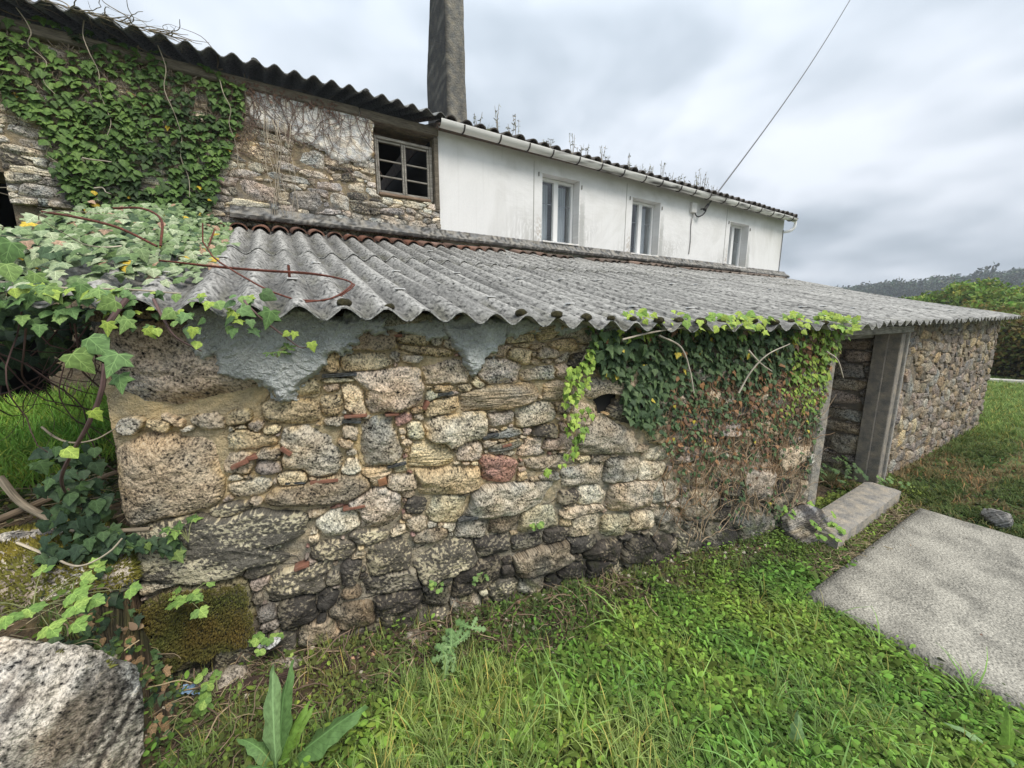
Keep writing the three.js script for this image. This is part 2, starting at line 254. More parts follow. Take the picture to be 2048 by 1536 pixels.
function stoneGeo(L, id, opt) {
  const st = L.stones[id], { lab, nx, ny, cell } = L; let cx = 0, cy = 0, n = 0;
  const R = Math.hypot(st.w, st.h) * 0.6, i0 = Math.max(0, Math.floor((st.x - R) / cell)), i1 = Math.min(nx - 1, Math.ceil((st.x + R) / cell)), j0 = Math.max(0, Math.floor((st.y - R) / cell)), j1 = Math.min(ny - 1, Math.ceil((st.y + R) / cell));
  for (let j = j0; j <= j1; j++) for (let i = i0; i <= i1; i++) if (lab[j * nx + i] === id) { cx += i + 0.5; cy += j + 0.5; n++; }
  if (n < 4) return null; cx = cx / n * cell; cy = cy / n * cell;
  const at = (x, y) => { const i = Math.floor(x / cell), j = Math.floor(y / cell); return i >= 0 && j >= 0 && i < nx && j < ny && lab[j * nx + i] === id; };
  if (!at(cx, cy)) { cx = st.x; cy = st.y; if (!at(cx, cy)) return null; }
  const r = rng(id * 977 + opt.seed), big = Math.sqrt(n) * cell, K = big > 0.2 ? 56 : big > 0.11 ? 40 : big > 0.055 ? 26 : 14;
  const F = big > 0.2 ? [1, 1, 0.975, 0.93, 0.86, 0.77, 0.67, 0.56, 0.45, 0.34, 0.23, 0.12] : big > 0.11 ? [1, 1, 0.965, 0.89, 0.77, 0.62, 0.45, 0.26] : big > 0.055 ? [1, 1, 0.94, 0.8, 0.58, 0.32] : [1, 1, 0.9, 0.55];
  const ca = Math.cos(st.a), sa = Math.sin(st.a), dir = [], rad = [];
  for (let k = 0; k < K; k++) {
    const f = (k / K) * 6.2832, ex = Math.cos(f) * st.w, ey = Math.sin(f) * st.h, l = Math.hypot(ex, ey), dx = (ex * ca - ey * sa) / l, dy = (ex * sa + ey * ca) / l;
    let t = cell * 0.5; while (t < R && at(cx + dx * t, cy + dy * t)) t += cell * 0.34;
    dir.push([dx, dy]); rad.push(t);
  }
  const gap = opt.gap ?? 0.004, sm = rad.map((t, k) => Math.max(0.006, (rad[(k + K - 1) % K] + t * 2.4 + rad[(k + 1) % K]) / 4.4 - gap * (0.5 + r())));
  const ch = Math.min(0.018, big * 0.11) * (opt.flat ?? 1), prot = opt.prot(st, r), tx = (r() - 0.5) * 0.14, ty = (r() - 0.5) * 0.16 - 0.03, bulge = big * (0.0 + 0.05 * r()), u0 = r() * 9, v0 = r() * 9;
  const T = TONE[st.t], tint = 0.8 + 0.36 * r(), hue = r() * 0.09 - 0.015, laminated = T[0] === 'schist', ua = Math.cos(st.a + (r() - 0.5) * 0.12), ub = Math.sin(st.a), amp = Math.min(0.011, 0.003 + big * 0.038) * (opt.flat ?? 1), facet = [[r() * 6.3, 0.2 + r() * 0.35], [r() * 6.3, 0.25 + r() * 0.4], [r() * 6.3, 0.35 + r() * 0.4]];
  const pos = [], uv = [], col = [], idx = [];
  const point = (x, y, f, k) => {
    const lx = x - cx, ly = y - cy;
    let z = prot + tx * lx + ty * ly + bulge * (1 - f * f) - ch * Math.pow(Math.max(0, (f - 0.86) / 0.14), 2);
    const sx = (lx * ca + ly * sa), sy = (-lx * sa + ly * ca);
    z += laminated ? amp * (1.0 * fb(sx * 7 + u0, sy * 75 + v0, 2) + 1.1 * fb(sx * 8 + u0, sy * 16 + v0, 3)) : amp * (1.9 * fb(sx * 11 + u0, sy * 19 + v0, 4) + 0.4 * pn(x * 60, y * 60 + v0));
    for (const q of facet) { const d = (sx * Math.cos(q[0]) / st.w + sy * Math.sin(q[0]) / st.h) * 2 - q[1]; if (d > 0) z -= d * big * 0.26; }
    if (k === 0) z = -0.05; else if (k === 1) z = Math.max(z - ch * 0.5, -0.02);
    z = Math.max(z, -0.05);
    pos.push(x, y, z); uv.push(lx * ua + ly * ub + u0, -lx * ub + ly * ua + v0);
    let c = T[1].map((q, i) => (q / 0.6) * tint * (1 + (i === 0 ? hue : i === 2 ? -hue : 0)));
    if (opt.stainAndTone) c = opt.stainAndTone(c, x, y, st, f);
    col.push(c[0], c[1], c[2]);
  };
  F.forEach((f, k) => { for (let j = 0; j < K; j++) point(cx + dir[j][0] * sm[j] * f, cy + dir[j][1] * sm[j] * f, f, k); });
  point(cx, cy, 0, 9);
  for (let k = 0; k < F.length - 1; k++) for (let j = 0; j < K; j++) { const a = k * K + j, b = k * K + (j + 1) % K; idx.push(a, b, b + K, a, b + K, a + K); }
  const c0 = F.length * K, l0 = (F.length - 1) * K; for (let j = 0; j < K; j++) idx.push(l0 + j, l0 + (j + 1) % K, c0);
  const g = geom(pos, idx, uv, col); g.mat = T[0]; g.area = n * cell * cell; g.cx = cx; g.cy = cy; return g;
}
function masonry(L, opt, matrix, parent, limit, name = 'stone', weight = (g) => g.area) {   // the largest stones as parts of their own, the small ones joined
  const all = L.stones.map((s, i) => stoneGeo(L, i, opt)).filter(Boolean).sort((a, b) => weight(b) - weight(a)), rest = {};
  all.forEach((g, i) => { g.applyMatrix4(matrix); if (i < limit) put(parent, name, g, M[g.mat]); else (rest[g.mat] ??= []).push(g); });
  for (const m in rest) kind(put(parent, 'small_stones', mergeGeometries(rest[m]), M[m]), 'stuff');
  return all.length;
}
// ---------- the shed: near wall, far wall, door, roof ----------
const ROOFN = 5.24, P0 = 0.1757;
const eaveN = (s) => (s < 4.155 ? 2.03 - 0.156 * (s + 0.85) : lerp(1.25, 1.286, (s - 4.155) / 6.5));
const eaveY = (s) => interp([[-0.9, 1.965], [0.07, 1.925], [0.97, 1.885], [2.3, 1.83], [3.8, 1.822], [6, 1.845], [10.7, 1.885]], s);
const roofY = (s, n) => { const e = eaveN(s), y = eaveY(s); return y + (n - e) * (2.85 - y) / (ROOFN - e) - 0.03 * Math.sin(Math.PI * cl((n - e) / (ROOFN - e))) + 0.012 * pn(s * 0.8, n * 0.9); };
const wave = (s) => 0.0265 * Math.cos((2 * Math.PI * (s - 0.07)) / P0);
const shed = thing('stone_shed', 'low rubble stone shed with a grey corrugated lean-to roof against the houses', 'shed', 'H', [3, 0, -3]);
const L2H = toFrame('L', 'H');
const WL = 4.9, V0 = -0.2;
const nearWall = sub(shed, 'near_wall'), farWall = sub(shed, 'far_wall');
{
  const rows = [
    'P 0.28 1.645 0.62 0.43 -1; B 0.17 1.21 0.43 0.448 -6; D 0.32 0.81 0.74 0.333 -7; M 0.20 0.43 0.45 0.415 -6; W 0.07 1.44 0.10 0.107 -32',
    'O 0.17 1.43 0.11 0.068 -13; T 0.22 1.45 0.10 0.044 -34; T 0.34 1.43 0.14 0.089 -6; W 0.27 1.40 0.08 0.028 4; O 0.47 1.44 0.12 0.086 1',
    'P 0.53 1.38 0.07 0.064 -6; Y 0.59 1.36 0.09 0.045 3; O 0.51 1.31 0.20 0.124 -5; O 0.67 1.44 0.26 0.130 -1; G 0.76 1.23 0.30 0.248 -19',
    'O 0.86 1.45 0.11 0.113 -5; L 0.98 1.48 0.13 0.173 -5; P 1.13 1.51 0.38 0.247 1; O 1.04 1.67 0.25 0.108 -0; O 0.86 1.68 0.12 0.109 -2',
    'Y 0.93 1.58 0.20 0.028 -4; Y 1.28 1.78 0.17 0.061 -4; O 1.35 1.71 0.29 0.054 -8; G 1.27 1.68 0.13 0.048 -2; T 1.45 1.60 0.29 0.151 -0',
    'P 1.77 1.58 0.29 0.160 1; O 1.89 1.67 0.16 0.101 -10; Y 1.89 1.77 0.20 0.061 2; O 1.90 1.73 0.11 0.029 -2; O 1.43 1.50 0.12 0.040 -2',
    'O 1.55 1.50 0.10 0.055 -4; Y 1.63 1.52 0.08 0.058 -42; F 1.77 1.43 0.51 0.152 0; O 1.42 1.40 0.23 0.098 9; L 2.01 1.56 0.23 0.093 1',
    'L 1.50 1.26 0.38 0.187 6; Y 1.27 1.28 0.11 0.109 -1; R 1.21 1.35 0.12 0.062 18; T 1.29 1.39 0.09 0.028 0; T 1.29 1.35 0.06 0.037 -6',
    'P 1.78 1.29 0.18 0.100 2; L 2.00 1.30 0.28 0.154 0; K 2.07 1.19 0.19 0.091 -6; S 1.80 1.20 0.22 0.048 6; S 1.81 1.12 0.24 0.056 8',
    'G 1.08 1.24 0.22 0.280 13; T 0.94 1.30 0.10 0.096 -12; T 0.90 1.26 0.11 0.059 -7; C 1.35 1.13 0.25 0.171 -5; R 1.76 0.98 0.25 0.166 -9',
    'P 1.57 1.12 0.16 0.116 -8; O 1.46 0.95 0.38 0.180 -3; T 1.19 0.99 0.18 0.100 -5; X 0.78 1.00 0.47 0.160 0; P 1.03 0.85 0.29 0.254 -2',
    'L 0.88 0.82 0.27 0.151 2; K 1.26 0.83 0.14 0.113 -15; Y 1.44 0.78 0.27 0.175 -11; G 1.86 0.77 0.61 0.212 -2; Y 2.03 0.60 0.31 0.179 -4',
    'X 1.79 0.61 0.21 0.147 -12; G 1.59 0.63 0.21 0.130 -12; B 1.25 0.72 0.12 0.091 -12; G 2.36 0.84 0.35 0.167 -1; G 2.69 0.84 0.33 0.205 -2',
    'G 2.55 1.10 0.51 0.274 -7; T 2.48 1.43 0.37 0.154 -2; K 2.73 1.23 0.37 0.188 -12; G 2.36 1.27 0.23 0.205 -14; L 2.45 0.68 0.27 0.163 -6',
    'K 2.24 0.70 0.15 0.106 -10; T 2.77 0.62 0.42 0.248 0; T 2.35 0.59 0.35 0.077 2; L 2.41 0.48 0.25 0.166 -8; Y 2.65 0.42 0.32 0.190 3',
    'O 0.66 1.10 0.13 0.079 -2; L 0.47 1.08 0.19 0.087 0; B 0.43 1.22 0.14 0.111 -2; T 0.57 1.25 0.12 0.076 -8; D 1.00 0.70 0.21 0.095 -11',
    'D 0.82 0.66 0.23 0.111 -8; D 1.10 0.55 0.26 0.231 -5; X 1.32 0.62 0.21 0.105 5; D 1.41 0.46 0.39 0.249 -1; D 0.64 0.51 0.32 0.189 4',
    'K 0.63 0.37 0.21 0.187 0; K 0.76 0.38 0.12 0.129 -17; K 0.88 0.51 0.12 0.165 -15; K 0.80 0.50 0.11 0.084 -6; K 1.10 0.39 0.35 0.143 -1',
    'K 1.12 0.26 0.31 0.127 0; X 0.88 0.24 0.25 0.164 -7; X 0.71 0.20 0.22 0.131 -4; D 1.12 0.11 0.21 0.201 -7; D 1.33 0.07 0.24 0.207 -9',
    'K 1.35 0.22 0.16 0.144 -36; K 1.71 0.47 0.24 0.133 -3; K 1.61 0.30 0.31 0.203 3; X 2.08 0.28 0.44 0.206 -3; K 2.37 0.33 0.28 0.115 -8',
    'K 2.54 0.25 0.32 0.164 -10; K 2.30 0.16 0.23 0.127 -15; K 2.93 0.17 0.38 0.210 -14; K 3.08 0.12 0.36 0.234 -12; G 1.52 0.11 0.21 0.151 -4',
    'D 1.79 0.15 0.22 0.146 -8; L 1.97 0.13 0.21 0.133 -11; D 0.32 0.16 0.21 0.229 -13; D 0.52 0.18 0.16 0.184 -20; D 0.47 0.64 0.15 0.083 -2',
    'D 0.55 0.75 0.09 0.081 -14; D 0.39 0.98 0.18 0.077 4; L 2.93 0.79 0.28 0.153 -9; T 3.08 0.59 0.33 0.166 -2; L 2.86 0.41 0.28 0.161 -8',
    'G 3.15 0.35 0.31 0.204 -12; O 2.95 1.09 0.33 0.218 -13; L 3.01 0.90 0.29 0.130 -8; T 3.32 0.69 0.37 0.178 -9; G 3.45 0.42 0.45 0.241 -7',
    'K 3.72 0.05 0.55 0.268 -13; D 3.38 0.13 0.33 0.214 -13; G 4.07 0.11 0.51 0.331 -9; P 4.13 0.52 0.45 0.404 -9; T 4.49 0.65 0.41 0.276 -8',
    'G 4.64 0.24 0.37 0.387 -11; O 2.19 1.72 0.21 0.081 2; T 2.09 1.68 0.17 0.073 -2; K 2.34 1.62 0.22 0.096 1',
  ];
  const given = rows.join(';').split(';').map((t) => t.trim()).filter(Boolean).map((t) => { const p = t.split(' '), q = p.slice(1).map(Number); return { t: p[0], x: q[0], y: q[1] - V0, w: q[2] * 1.07, h: q[3] * 1.09, a: q[4] * Math.PI / 180 }; });
  const hole = [[2.43, 1.365], [2.5, 1.39], [2.6, 1.385], [2.585, 1.32], [2.54, 1.27], [2.47, 1.25], [2.46, 1.31]].map((p) => [p[0], p[1] - V0]);
  const topV = (u) => { const s = -0.671 + u * 0.988; return Math.min(roofY(s, eaveN(s) + 0.2) - 0.035, 1.92); };
  const stoneTone = (x, y, r, st) => {
    const v = y + V0, low = ss(0.62, 0.35, v - 0.08 * fb(x * 3, 4, 3)), q = r();
    if (st.h < 0.03 && q < 0.16 && v > 0.6) return 'R';
    if (r() < low) return 'KDXKQDK'[Math.floor(q * 7)];
    if (x > 2.9) return 'GTUBLPQ'[Math.floor(q * 7)];
    return 'OTPYGLBFTXU'[Math.floor(q * 11)];
  };
  const stainAndTone = (c, x, y, st, f) => {
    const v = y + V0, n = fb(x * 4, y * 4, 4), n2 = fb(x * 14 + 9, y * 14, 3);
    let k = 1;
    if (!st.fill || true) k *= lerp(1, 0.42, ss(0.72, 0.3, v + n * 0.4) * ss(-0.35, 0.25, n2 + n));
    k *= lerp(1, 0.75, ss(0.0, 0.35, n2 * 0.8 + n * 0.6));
    k *= lerp(1, 0.72, ss(1.72, 1.86, v));  // darker towards the wall top
    const och = ss(0.75, 1.0, f) * ss(0.85, 1.2, v) * ss(2.9, 2.2, x) * ss(-0.15, 0.2, n2) * 0.55;   // ochre mortar smeared over the edges
    const m = mix3(c.map((q) => q * k), [0.85, 0.62, 0.28], och);
    return st.t === 'M' ? m : mix3(m, [0.2, 0.22, 0.07], ss(0.34, 0.12, v) * ss(0, 0.3, n2) * 0.5);
  };
  const prot = (st, r) => (st.fill ? -0.004 : 0.004) + r() * 0.022 + (st.w > 0.4 ? 0.022 : 0) + (st.y - V0 < 0.7 ? 0.012 : 0);
  const opt = { seed: 11, fills: 900, minR: 0.0095, maxR: 0.07, asp: 2.6, lean: -0.02, tone: stoneTone, stainAndTone, prot, gap: 0.005 };
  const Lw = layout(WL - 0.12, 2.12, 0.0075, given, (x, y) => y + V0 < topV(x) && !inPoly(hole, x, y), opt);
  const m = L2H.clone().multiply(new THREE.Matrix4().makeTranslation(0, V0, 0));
  // mortar bed
  const cs = 0.016, nx = Math.floor(WL / cs), ny = Math.floor(2.1 / cs);
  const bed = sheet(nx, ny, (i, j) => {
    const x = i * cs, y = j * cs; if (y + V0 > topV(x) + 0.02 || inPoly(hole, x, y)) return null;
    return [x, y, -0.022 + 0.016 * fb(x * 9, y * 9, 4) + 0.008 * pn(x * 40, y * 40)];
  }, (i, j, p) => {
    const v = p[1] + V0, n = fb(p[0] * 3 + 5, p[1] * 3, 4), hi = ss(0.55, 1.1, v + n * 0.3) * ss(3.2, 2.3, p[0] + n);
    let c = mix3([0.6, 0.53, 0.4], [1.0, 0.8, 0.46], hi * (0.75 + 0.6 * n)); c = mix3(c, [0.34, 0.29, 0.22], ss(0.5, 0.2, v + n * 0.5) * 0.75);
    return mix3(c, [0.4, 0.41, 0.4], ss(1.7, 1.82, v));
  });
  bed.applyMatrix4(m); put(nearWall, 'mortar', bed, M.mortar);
  const count = masonry(Lw, opt, m, nearWall, 205);
  // wall behind: keeps the inside dark
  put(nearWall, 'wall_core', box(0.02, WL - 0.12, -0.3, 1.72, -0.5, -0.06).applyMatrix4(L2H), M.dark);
  // cement smeared over the stones under the eave
  const lump = (poly, seed, thick, edge) => {
    const x0 = Math.min(...poly.map((p) => p[0])) - 0.05, x1 = Math.max(...poly.map((p) => p[0])) + 0.05, y0 = Math.min(...poly.map((p) => p[1])) - 0.05, y1 = Math.max(...poly.map((p) => p[1])) + 0.05, c = 0.0075, a = Math.ceil((x1 - x0) / c), b = Math.ceil((y1 - y0) / c);
    const g = sheet(a, b, (i, j) => {
      const x = x0 + i * c, y = y0 + j * c, d = polyDist(poly, x, y) + 0.075 * fb(x * 8 + seed, y * 8, 4) + 0.03 * fb(x * 28, y * 28 + seed, 3);
      if (d < -0.012 || y > topV(x) + 0.03) return null;
      const q = fb(x * 7 + seed, y * 7, 3), w = fb(x * 3 + q * 0.9 + seed, y * 10 + q * 2.2, 4);
      const rough = ss(0.05, -0.12, y - 1.62 + 0.2 * fb(x * 5 + 3, y * 5, 2));
      return [x, y, -0.02 + thick * ss(-0.014, edge, d) + 0.014 * Math.min(0.5, Math.abs(w) * 2) + 0.012 * q + 0.005 * fb(x * 55, y * 55, 2) + rough * 0.02 * fb(x * 40, y * 40, 3) + 0.006 * fb(x * 30, y * 30, 3)];
    }, (i, j, p) => { const n = fb(p[0] * 5 + seed, p[1] * 5, 3), k = 0.86 + 0.28 * n, pale = ss(1.75, 1.45, p[1]) * 0.2; return [k * 0.9 + pale, k * 0.92 + pale, k * 0.9 + pale]; });
    put(nearWall, 'cement_patch', g.applyMatrix4(L2H), M.cement);
  };
  lump([[0.29, 1.86], [0.35, 1.72], [0.43, 1.66], [0.56, 1.56], [0.61, 1.53], [0.64, 1.47], [0.71, 1.48], [0.79, 1.6], [0.87, 1.69], [1.0, 1.75], [1.16, 1.8], [1.16, 1.9], [0.3, 1.95]], 3, 0.085, 0.03);
  lump([[1.42, 1.86], [1.47, 1.74], [1.54, 1.63], [1.61, 1.56], [1.68, 1.62], [1.74, 1.71], [1.81, 1.76], [1.82, 1.88]], 14, 0.075, 0.025);
  lump([[1.1, 1.9], [1.1, 1.8], [1.3, 1.79], [1.4, 1.77], [1.9, 1.78], [2.3, 1.79], [2.8, 1.78], [2.8, 1.9]], 27, 0.055, 0.03);
  // thin slips of slate and bits of roof tile pushed into the joints
  const slip = (name, u, v, l, h, ang, c, curve = 0) => {
    const g = box(-l / 2, l / 2, -h / 2, h / 2, -0.05, 0.024 + 0.012 * white[Math.floor(u * 900)], 0.003), p = g.attributes.position;
    for (let i = 0; i < p.count; i++) { const x = p.getX(i) / l; p.setY(i, p.getY(i) + curve * (4 * x * x - 0.5) + 0.003 * pn(x * 8, u * 50)); }
    g.rotateZ(ang).translate(u, v, 0); g.computeVertexNormals(); put(nearWall, name, paint(g.applyMatrix4(L2H), c), name === 'slate_chip' ? M.schist : M.clay);
  };
  const RED = [0.4, 0.19, 0.13], SL = [0.17, 0.18, 0.18];
  for (const q of [[0.91, 1.61, 0.16, 0.014, -0.02], [1.44, 1.475, 0.085, 0.013, 0.1], [0.95, 1.365, 0.09, 0.012, -0.15], [0.67, 1.08, 0.09, 0.013, -0.1], [1.55, 0.7, 0.12, 0.012, 0], [1.9, 0.72, 0.1, 0.012, 0.02], [1.16, 1.1, 0.1, 0.013, 0.1], [1.7, 1.2, 0.1, 0.014, 0.16]]) slip('slate_chip', ...q, SL);
  for (const q of [[0.97, 1.39, 0.11, 0.013, 0, RED, 0.012], [1.15, 1.38, 0.07, 0.013, 0.05, RED, 0.01], [0.645, 1.25, 0.055, 0.02, -0.75, RED], [0.45, 1.215, 0.075, 0.02, 0.4, RED, -0.006], [0.5, 1.235, 0.05, 0.018, 0.1, RED], [0.8, 1.065, 0.13, 0.017, -0.02, RED, 0.008], [0.93, 0.9, 0.11, 0.014, 0.05, RED], [1.08, 1.02, 0.045, 0.04, 0.1, [0.5, 0.25, 0.13]], [0.7, 1.64, 0.055, 0.018, 0.5, RED], [1.07, 1.83, 0.09, 0.013, -0.04, RED, 0.006], [0.98, 1.79, 0.07, 0.012, -0.08, RED, -0.006], [0.86, 1.775, 0.09, 0.013, 0.05, RED, -0.012], [1.2, 1.8, 0.04, 0.015, 0, RED], [1.33, 1.42, 0.02, 0.05, -0.5, RED], [0.66, 0.62, 0.07, 0.018, 0.2, RED], [1.8, 1.13, 0.06, 0.016, 0.1, RED]]) slip('tile_chip', ...q);
  // moss over the low block at the corner
  const blk = Lw.stones.findIndex((s) => s.t === 'M');
  const r = rng(31), tuft = [], g0 = new THREE.ConeGeometry(0.0035, 0.016, 3, 1, true); g0.translate(0, 0.006, 0);
  const pts = []; for (let i = 0; i < 14000 && pts.length < 5200; i++) { const x = r() * 0.6, y = 0.2 - V0 + r() * 0.46, q = Math.floor(y / Lw.cell) * Lw.nx + Math.floor(x / Lw.cell); if (Lw.lab[q] === blk && fb(x * 7, y * 7, 3) > -0.28 && y + V0 > 0.27 + 0.1 * fb(x * 8 + 5, 1, 2)) pts.push([x, y]); }
  for (const [x, y] of pts) { const k = g0.clone(), s = 0.7 + r() * 1.1; k.scale(s, s * 0.6, s).rotateX(0.9 + r() * 1.1).rotateZ((r() - 0.5) * 1.6).translate(x, y, 0.058 + 0.012 * r() + 0.015 * fb(x * 9, y * 9, 2)); const b = 0.7 + 0.6 * r(), w = fb(x * 6, y * 6 + 3, 3); tuft.push(paint(k, [0.12 * b + 0.07 * w, 0.105 * b, 0.022 * b])); }
  kind(put(nearWall, 'moss', mergeGeometries(tuft).applyMatrix4(m), std({ vertexColors: true })), 'stuff');
}
{ // far wall: small rubble between the door and the corner
  const NW = 1.485, S0 = 5.93, W = 4.7, H = 2.0, y0 = -0.12;
  const tone = (x, y, r) => 'QUXBQOQGTUUX'[Math.floor(r() * 12)];
  const stainAndTone = (c, x, y, st, f) => { const n = fb(x * 3, y * 3, 4), n2 = fb(x * 12, y * 12, 3); const k = lerp(0.85, 0.5, ss(-0.1, 0.4, n + n2 * 0.5)); return mix3(c.map((q) => q * k), [0.5, 0.36, 0.2], ss(0.16, 0.4, fb(x * 2.2 + 9, y * 3, 3) + n2 * 0.3) * 0.5); };
  const opt = { seed: 23, fills: 1500, minR: 0.0115, maxR: 0.07, asp: 1.7, tone, stainAndTone, prot: (st, r) => -0.004 + r() * 0.014, gap: 0.002, flat: 0.45 };
  const given = [{ t: 'G', x: 0.55, y: 1.2, w: 0.26, h: 0.5, a: -0.15 }, { t: 'Q', x: 0.2, y: 1.25, w: 0.2, h: 0.22, a: 0 }, { t: 'U', x: 0.3, y: 0.95, w: 0.12, h: 0.42, a: -0.1 }, { t: 'B', x: 1.1, y: 1.42, w: 0.3, h: 0.2, a: 0.1 }, { t: 'C', x: 0.52, y: 0.5, w: 0.22, h: 0.3, a: -0.4 }, { t: 'O', x: 0.42, y: 0.72, w: 0.2, h: 0.26, a: 0.2 }, { t: 'Y', x: 0.95, y: 0.62, w: 0.16, h: 0.22, a: 0.1 }, { t: 'W', x: 1.55, y: 1.25, w: 0.14, h: 0.2, a: 0 }, { t: 'L', x: 2.3, y: 0.9, w: 0.25, h: 0.2, a: 0.1 }, { t: 'O', x: 3.1, y: 1.6, w: 0.35, h: 0.2, a: 0 }];
  const top = (x) => roofY(S0 + x, NW) - y0 - 0.03;
  const Lf = layout(W, H, 0.0095, given, (x, y) => y < top(x), opt);
  const m = new THREE.Matrix4().makeTranslation(S0, y0, -NW);
  const cs = 0.03, bed = sheet(Math.floor(W / cs), Math.floor(1.96 / cs), (i, j) => { const x = i * cs, y = j * cs; return y > top(x) + 0.03 ? null : [x, y, -0.012 + 0.012 * fb(x * 9, y * 9 + 50, 4)]; }, (i, j, p) => mix3([0.36, 0.3, 0.22], [0.5, 0.38, 0.22], ss(0, 0.4, fb(p[0] * 2, p[1] * 2, 3))));
  put(farWall, 'mortar', bed.applyMatrix4(m), M.mortar);
  masonry(Lf, opt, m, farWall, 80, 'stone', (g) => g.area / (0.4 + g.cx));
  put(farWall, 'wall_core', box(S0, S0 + W, -0.3, 1.75, -NW - 0.5, -NW - 0.06), M.dark);
  // inner face of the doorway, coursed stones
  const blocks = [[0.3, 0.16, 0.62, 0.2, 'B'], [0.2, 0.4, 0.34, 0.22, 'Q'], [0.55, 0.4, 0.4, 0.26, 'G'], [0.36, 0.6, 0.66, 0.15, 'G'], [0.16, 0.76, 0.3, 0.14, 'Q'], [0.52, 0.76, 0.42, 0.15, 'G'], [0.34, 0.95, 0.66, 0.2, 'U'], [0.15, 1.13, 0.28, 0.13, 'Q'], [0.48, 1.13, 0.4, 0.14, 'G'], [0.34, 1.3, 0.64, 0.17, 'Q'], [0.2, 1.47, 0.36, 0.15, 'G'], [0.54, 1.47, 0.3, 0.15, 'U'], [0.34, 1.62, 0.64, 0.13, 'Q']].map((b) => ({ x: b[0], y: b[1], w: b[2], h: b[3], t: b[4], a: (b[0] - 0.3) * 0.1 }));
  const o2 = { seed: 5, fills: 60, minR: 0.014, maxR: 0.05, tone: () => 'Q', stainAndTone: (c) => c.map((q) => q * 0.95), prot: (st, r) => 0.005 + r() * 0.02, gap: 0.005 };
  const Lr = layout(0.7, 1.75, 0.009, blocks, () => true, o2);
  const m2 = new THREE.Matrix4().makeBasis(new THREE.Vector3(0, 0, 1), new THREE.Vector3(0, 1, 0), new THREE.Vector3(-1, 0, 0)).setPosition(5.79, -0.04, -2.36);
  masonry(Lr, o2, m2, farWall, 15);
  put(farWall, 'wall_core', box(5.815, 5.93, -0.2, 1.72, -2.4, -1.63), std({ map: sandy, color: rgb(0.3, 0.26, 0.2) }));
  // door frame
  put(farWall, 'door_post', box(5.775, 5.9, -0.15, 1.72, -1.62, -1.46, 0.012), M.concrete);
  put(farWall, 'door_stop', box(5.745, 5.772, -0.15, 1.72, -1.68, -1.56, 0.008), M.concrete);
  put(farWall, 'door_edge', box(5.903, 5.95, -0.15, 1.74, -1.6, -1.435, 0.012), std({ map: sandy, bumpMap: sandyB, bumpScale: 0.012, color: rgb(0.66, 0.62, 0.55) }));
  put(nearWall, 'door_edge', box(WL - 0.12, WL + 0.02, -0.2, 1.72, -0.42, 0.02, 0.02).applyMatrix4(L2H), std({ map: sandy, bumpMap: sandyB, bumpScale: 0.02, color: rgb(0.6, 0.56, 0.48) }));
  put(farWall, 'lintel', box(4.05, 6.0, 1.723, 1.8, -1.66, -1.43, 0.01), M.greyWood);
  put(farWall, 'lintel', box(4.05, 6.0, 1.66, 1.72, -1.9, -1.69, 0.01), M.greyWood);
  // end walls, below the slope of the roof
  const gable = (s0, n0, w) => { const sh = new THREE.Shape(); sh.moveTo(n0, -0.3); sh.lineTo(ROOFN, -0.3); sh.lineTo(ROOFN, 2.72); sh.lineTo(n0, roofY(s0, n0) - 0.08); const g = new THREE.ExtrudeGeometry(sh, { depth: w, bevelEnabled: false }); g.rotateY(Math.PI / 2).translate(s0, 0, 0); return boxUV(g); };
  put(farWall, 'end_wall', paint(gable(10.35, 1.55, 0.27), [0.3, 0.26, 0.2]), M.mortar);
  put(nearWall, 'end_wall', paint(gable(-0.66, 2.35, 0.4), [0.36, 0.31, 0.24]), M.mortar);
}
const shedRoof = sub(shed, 'roof');
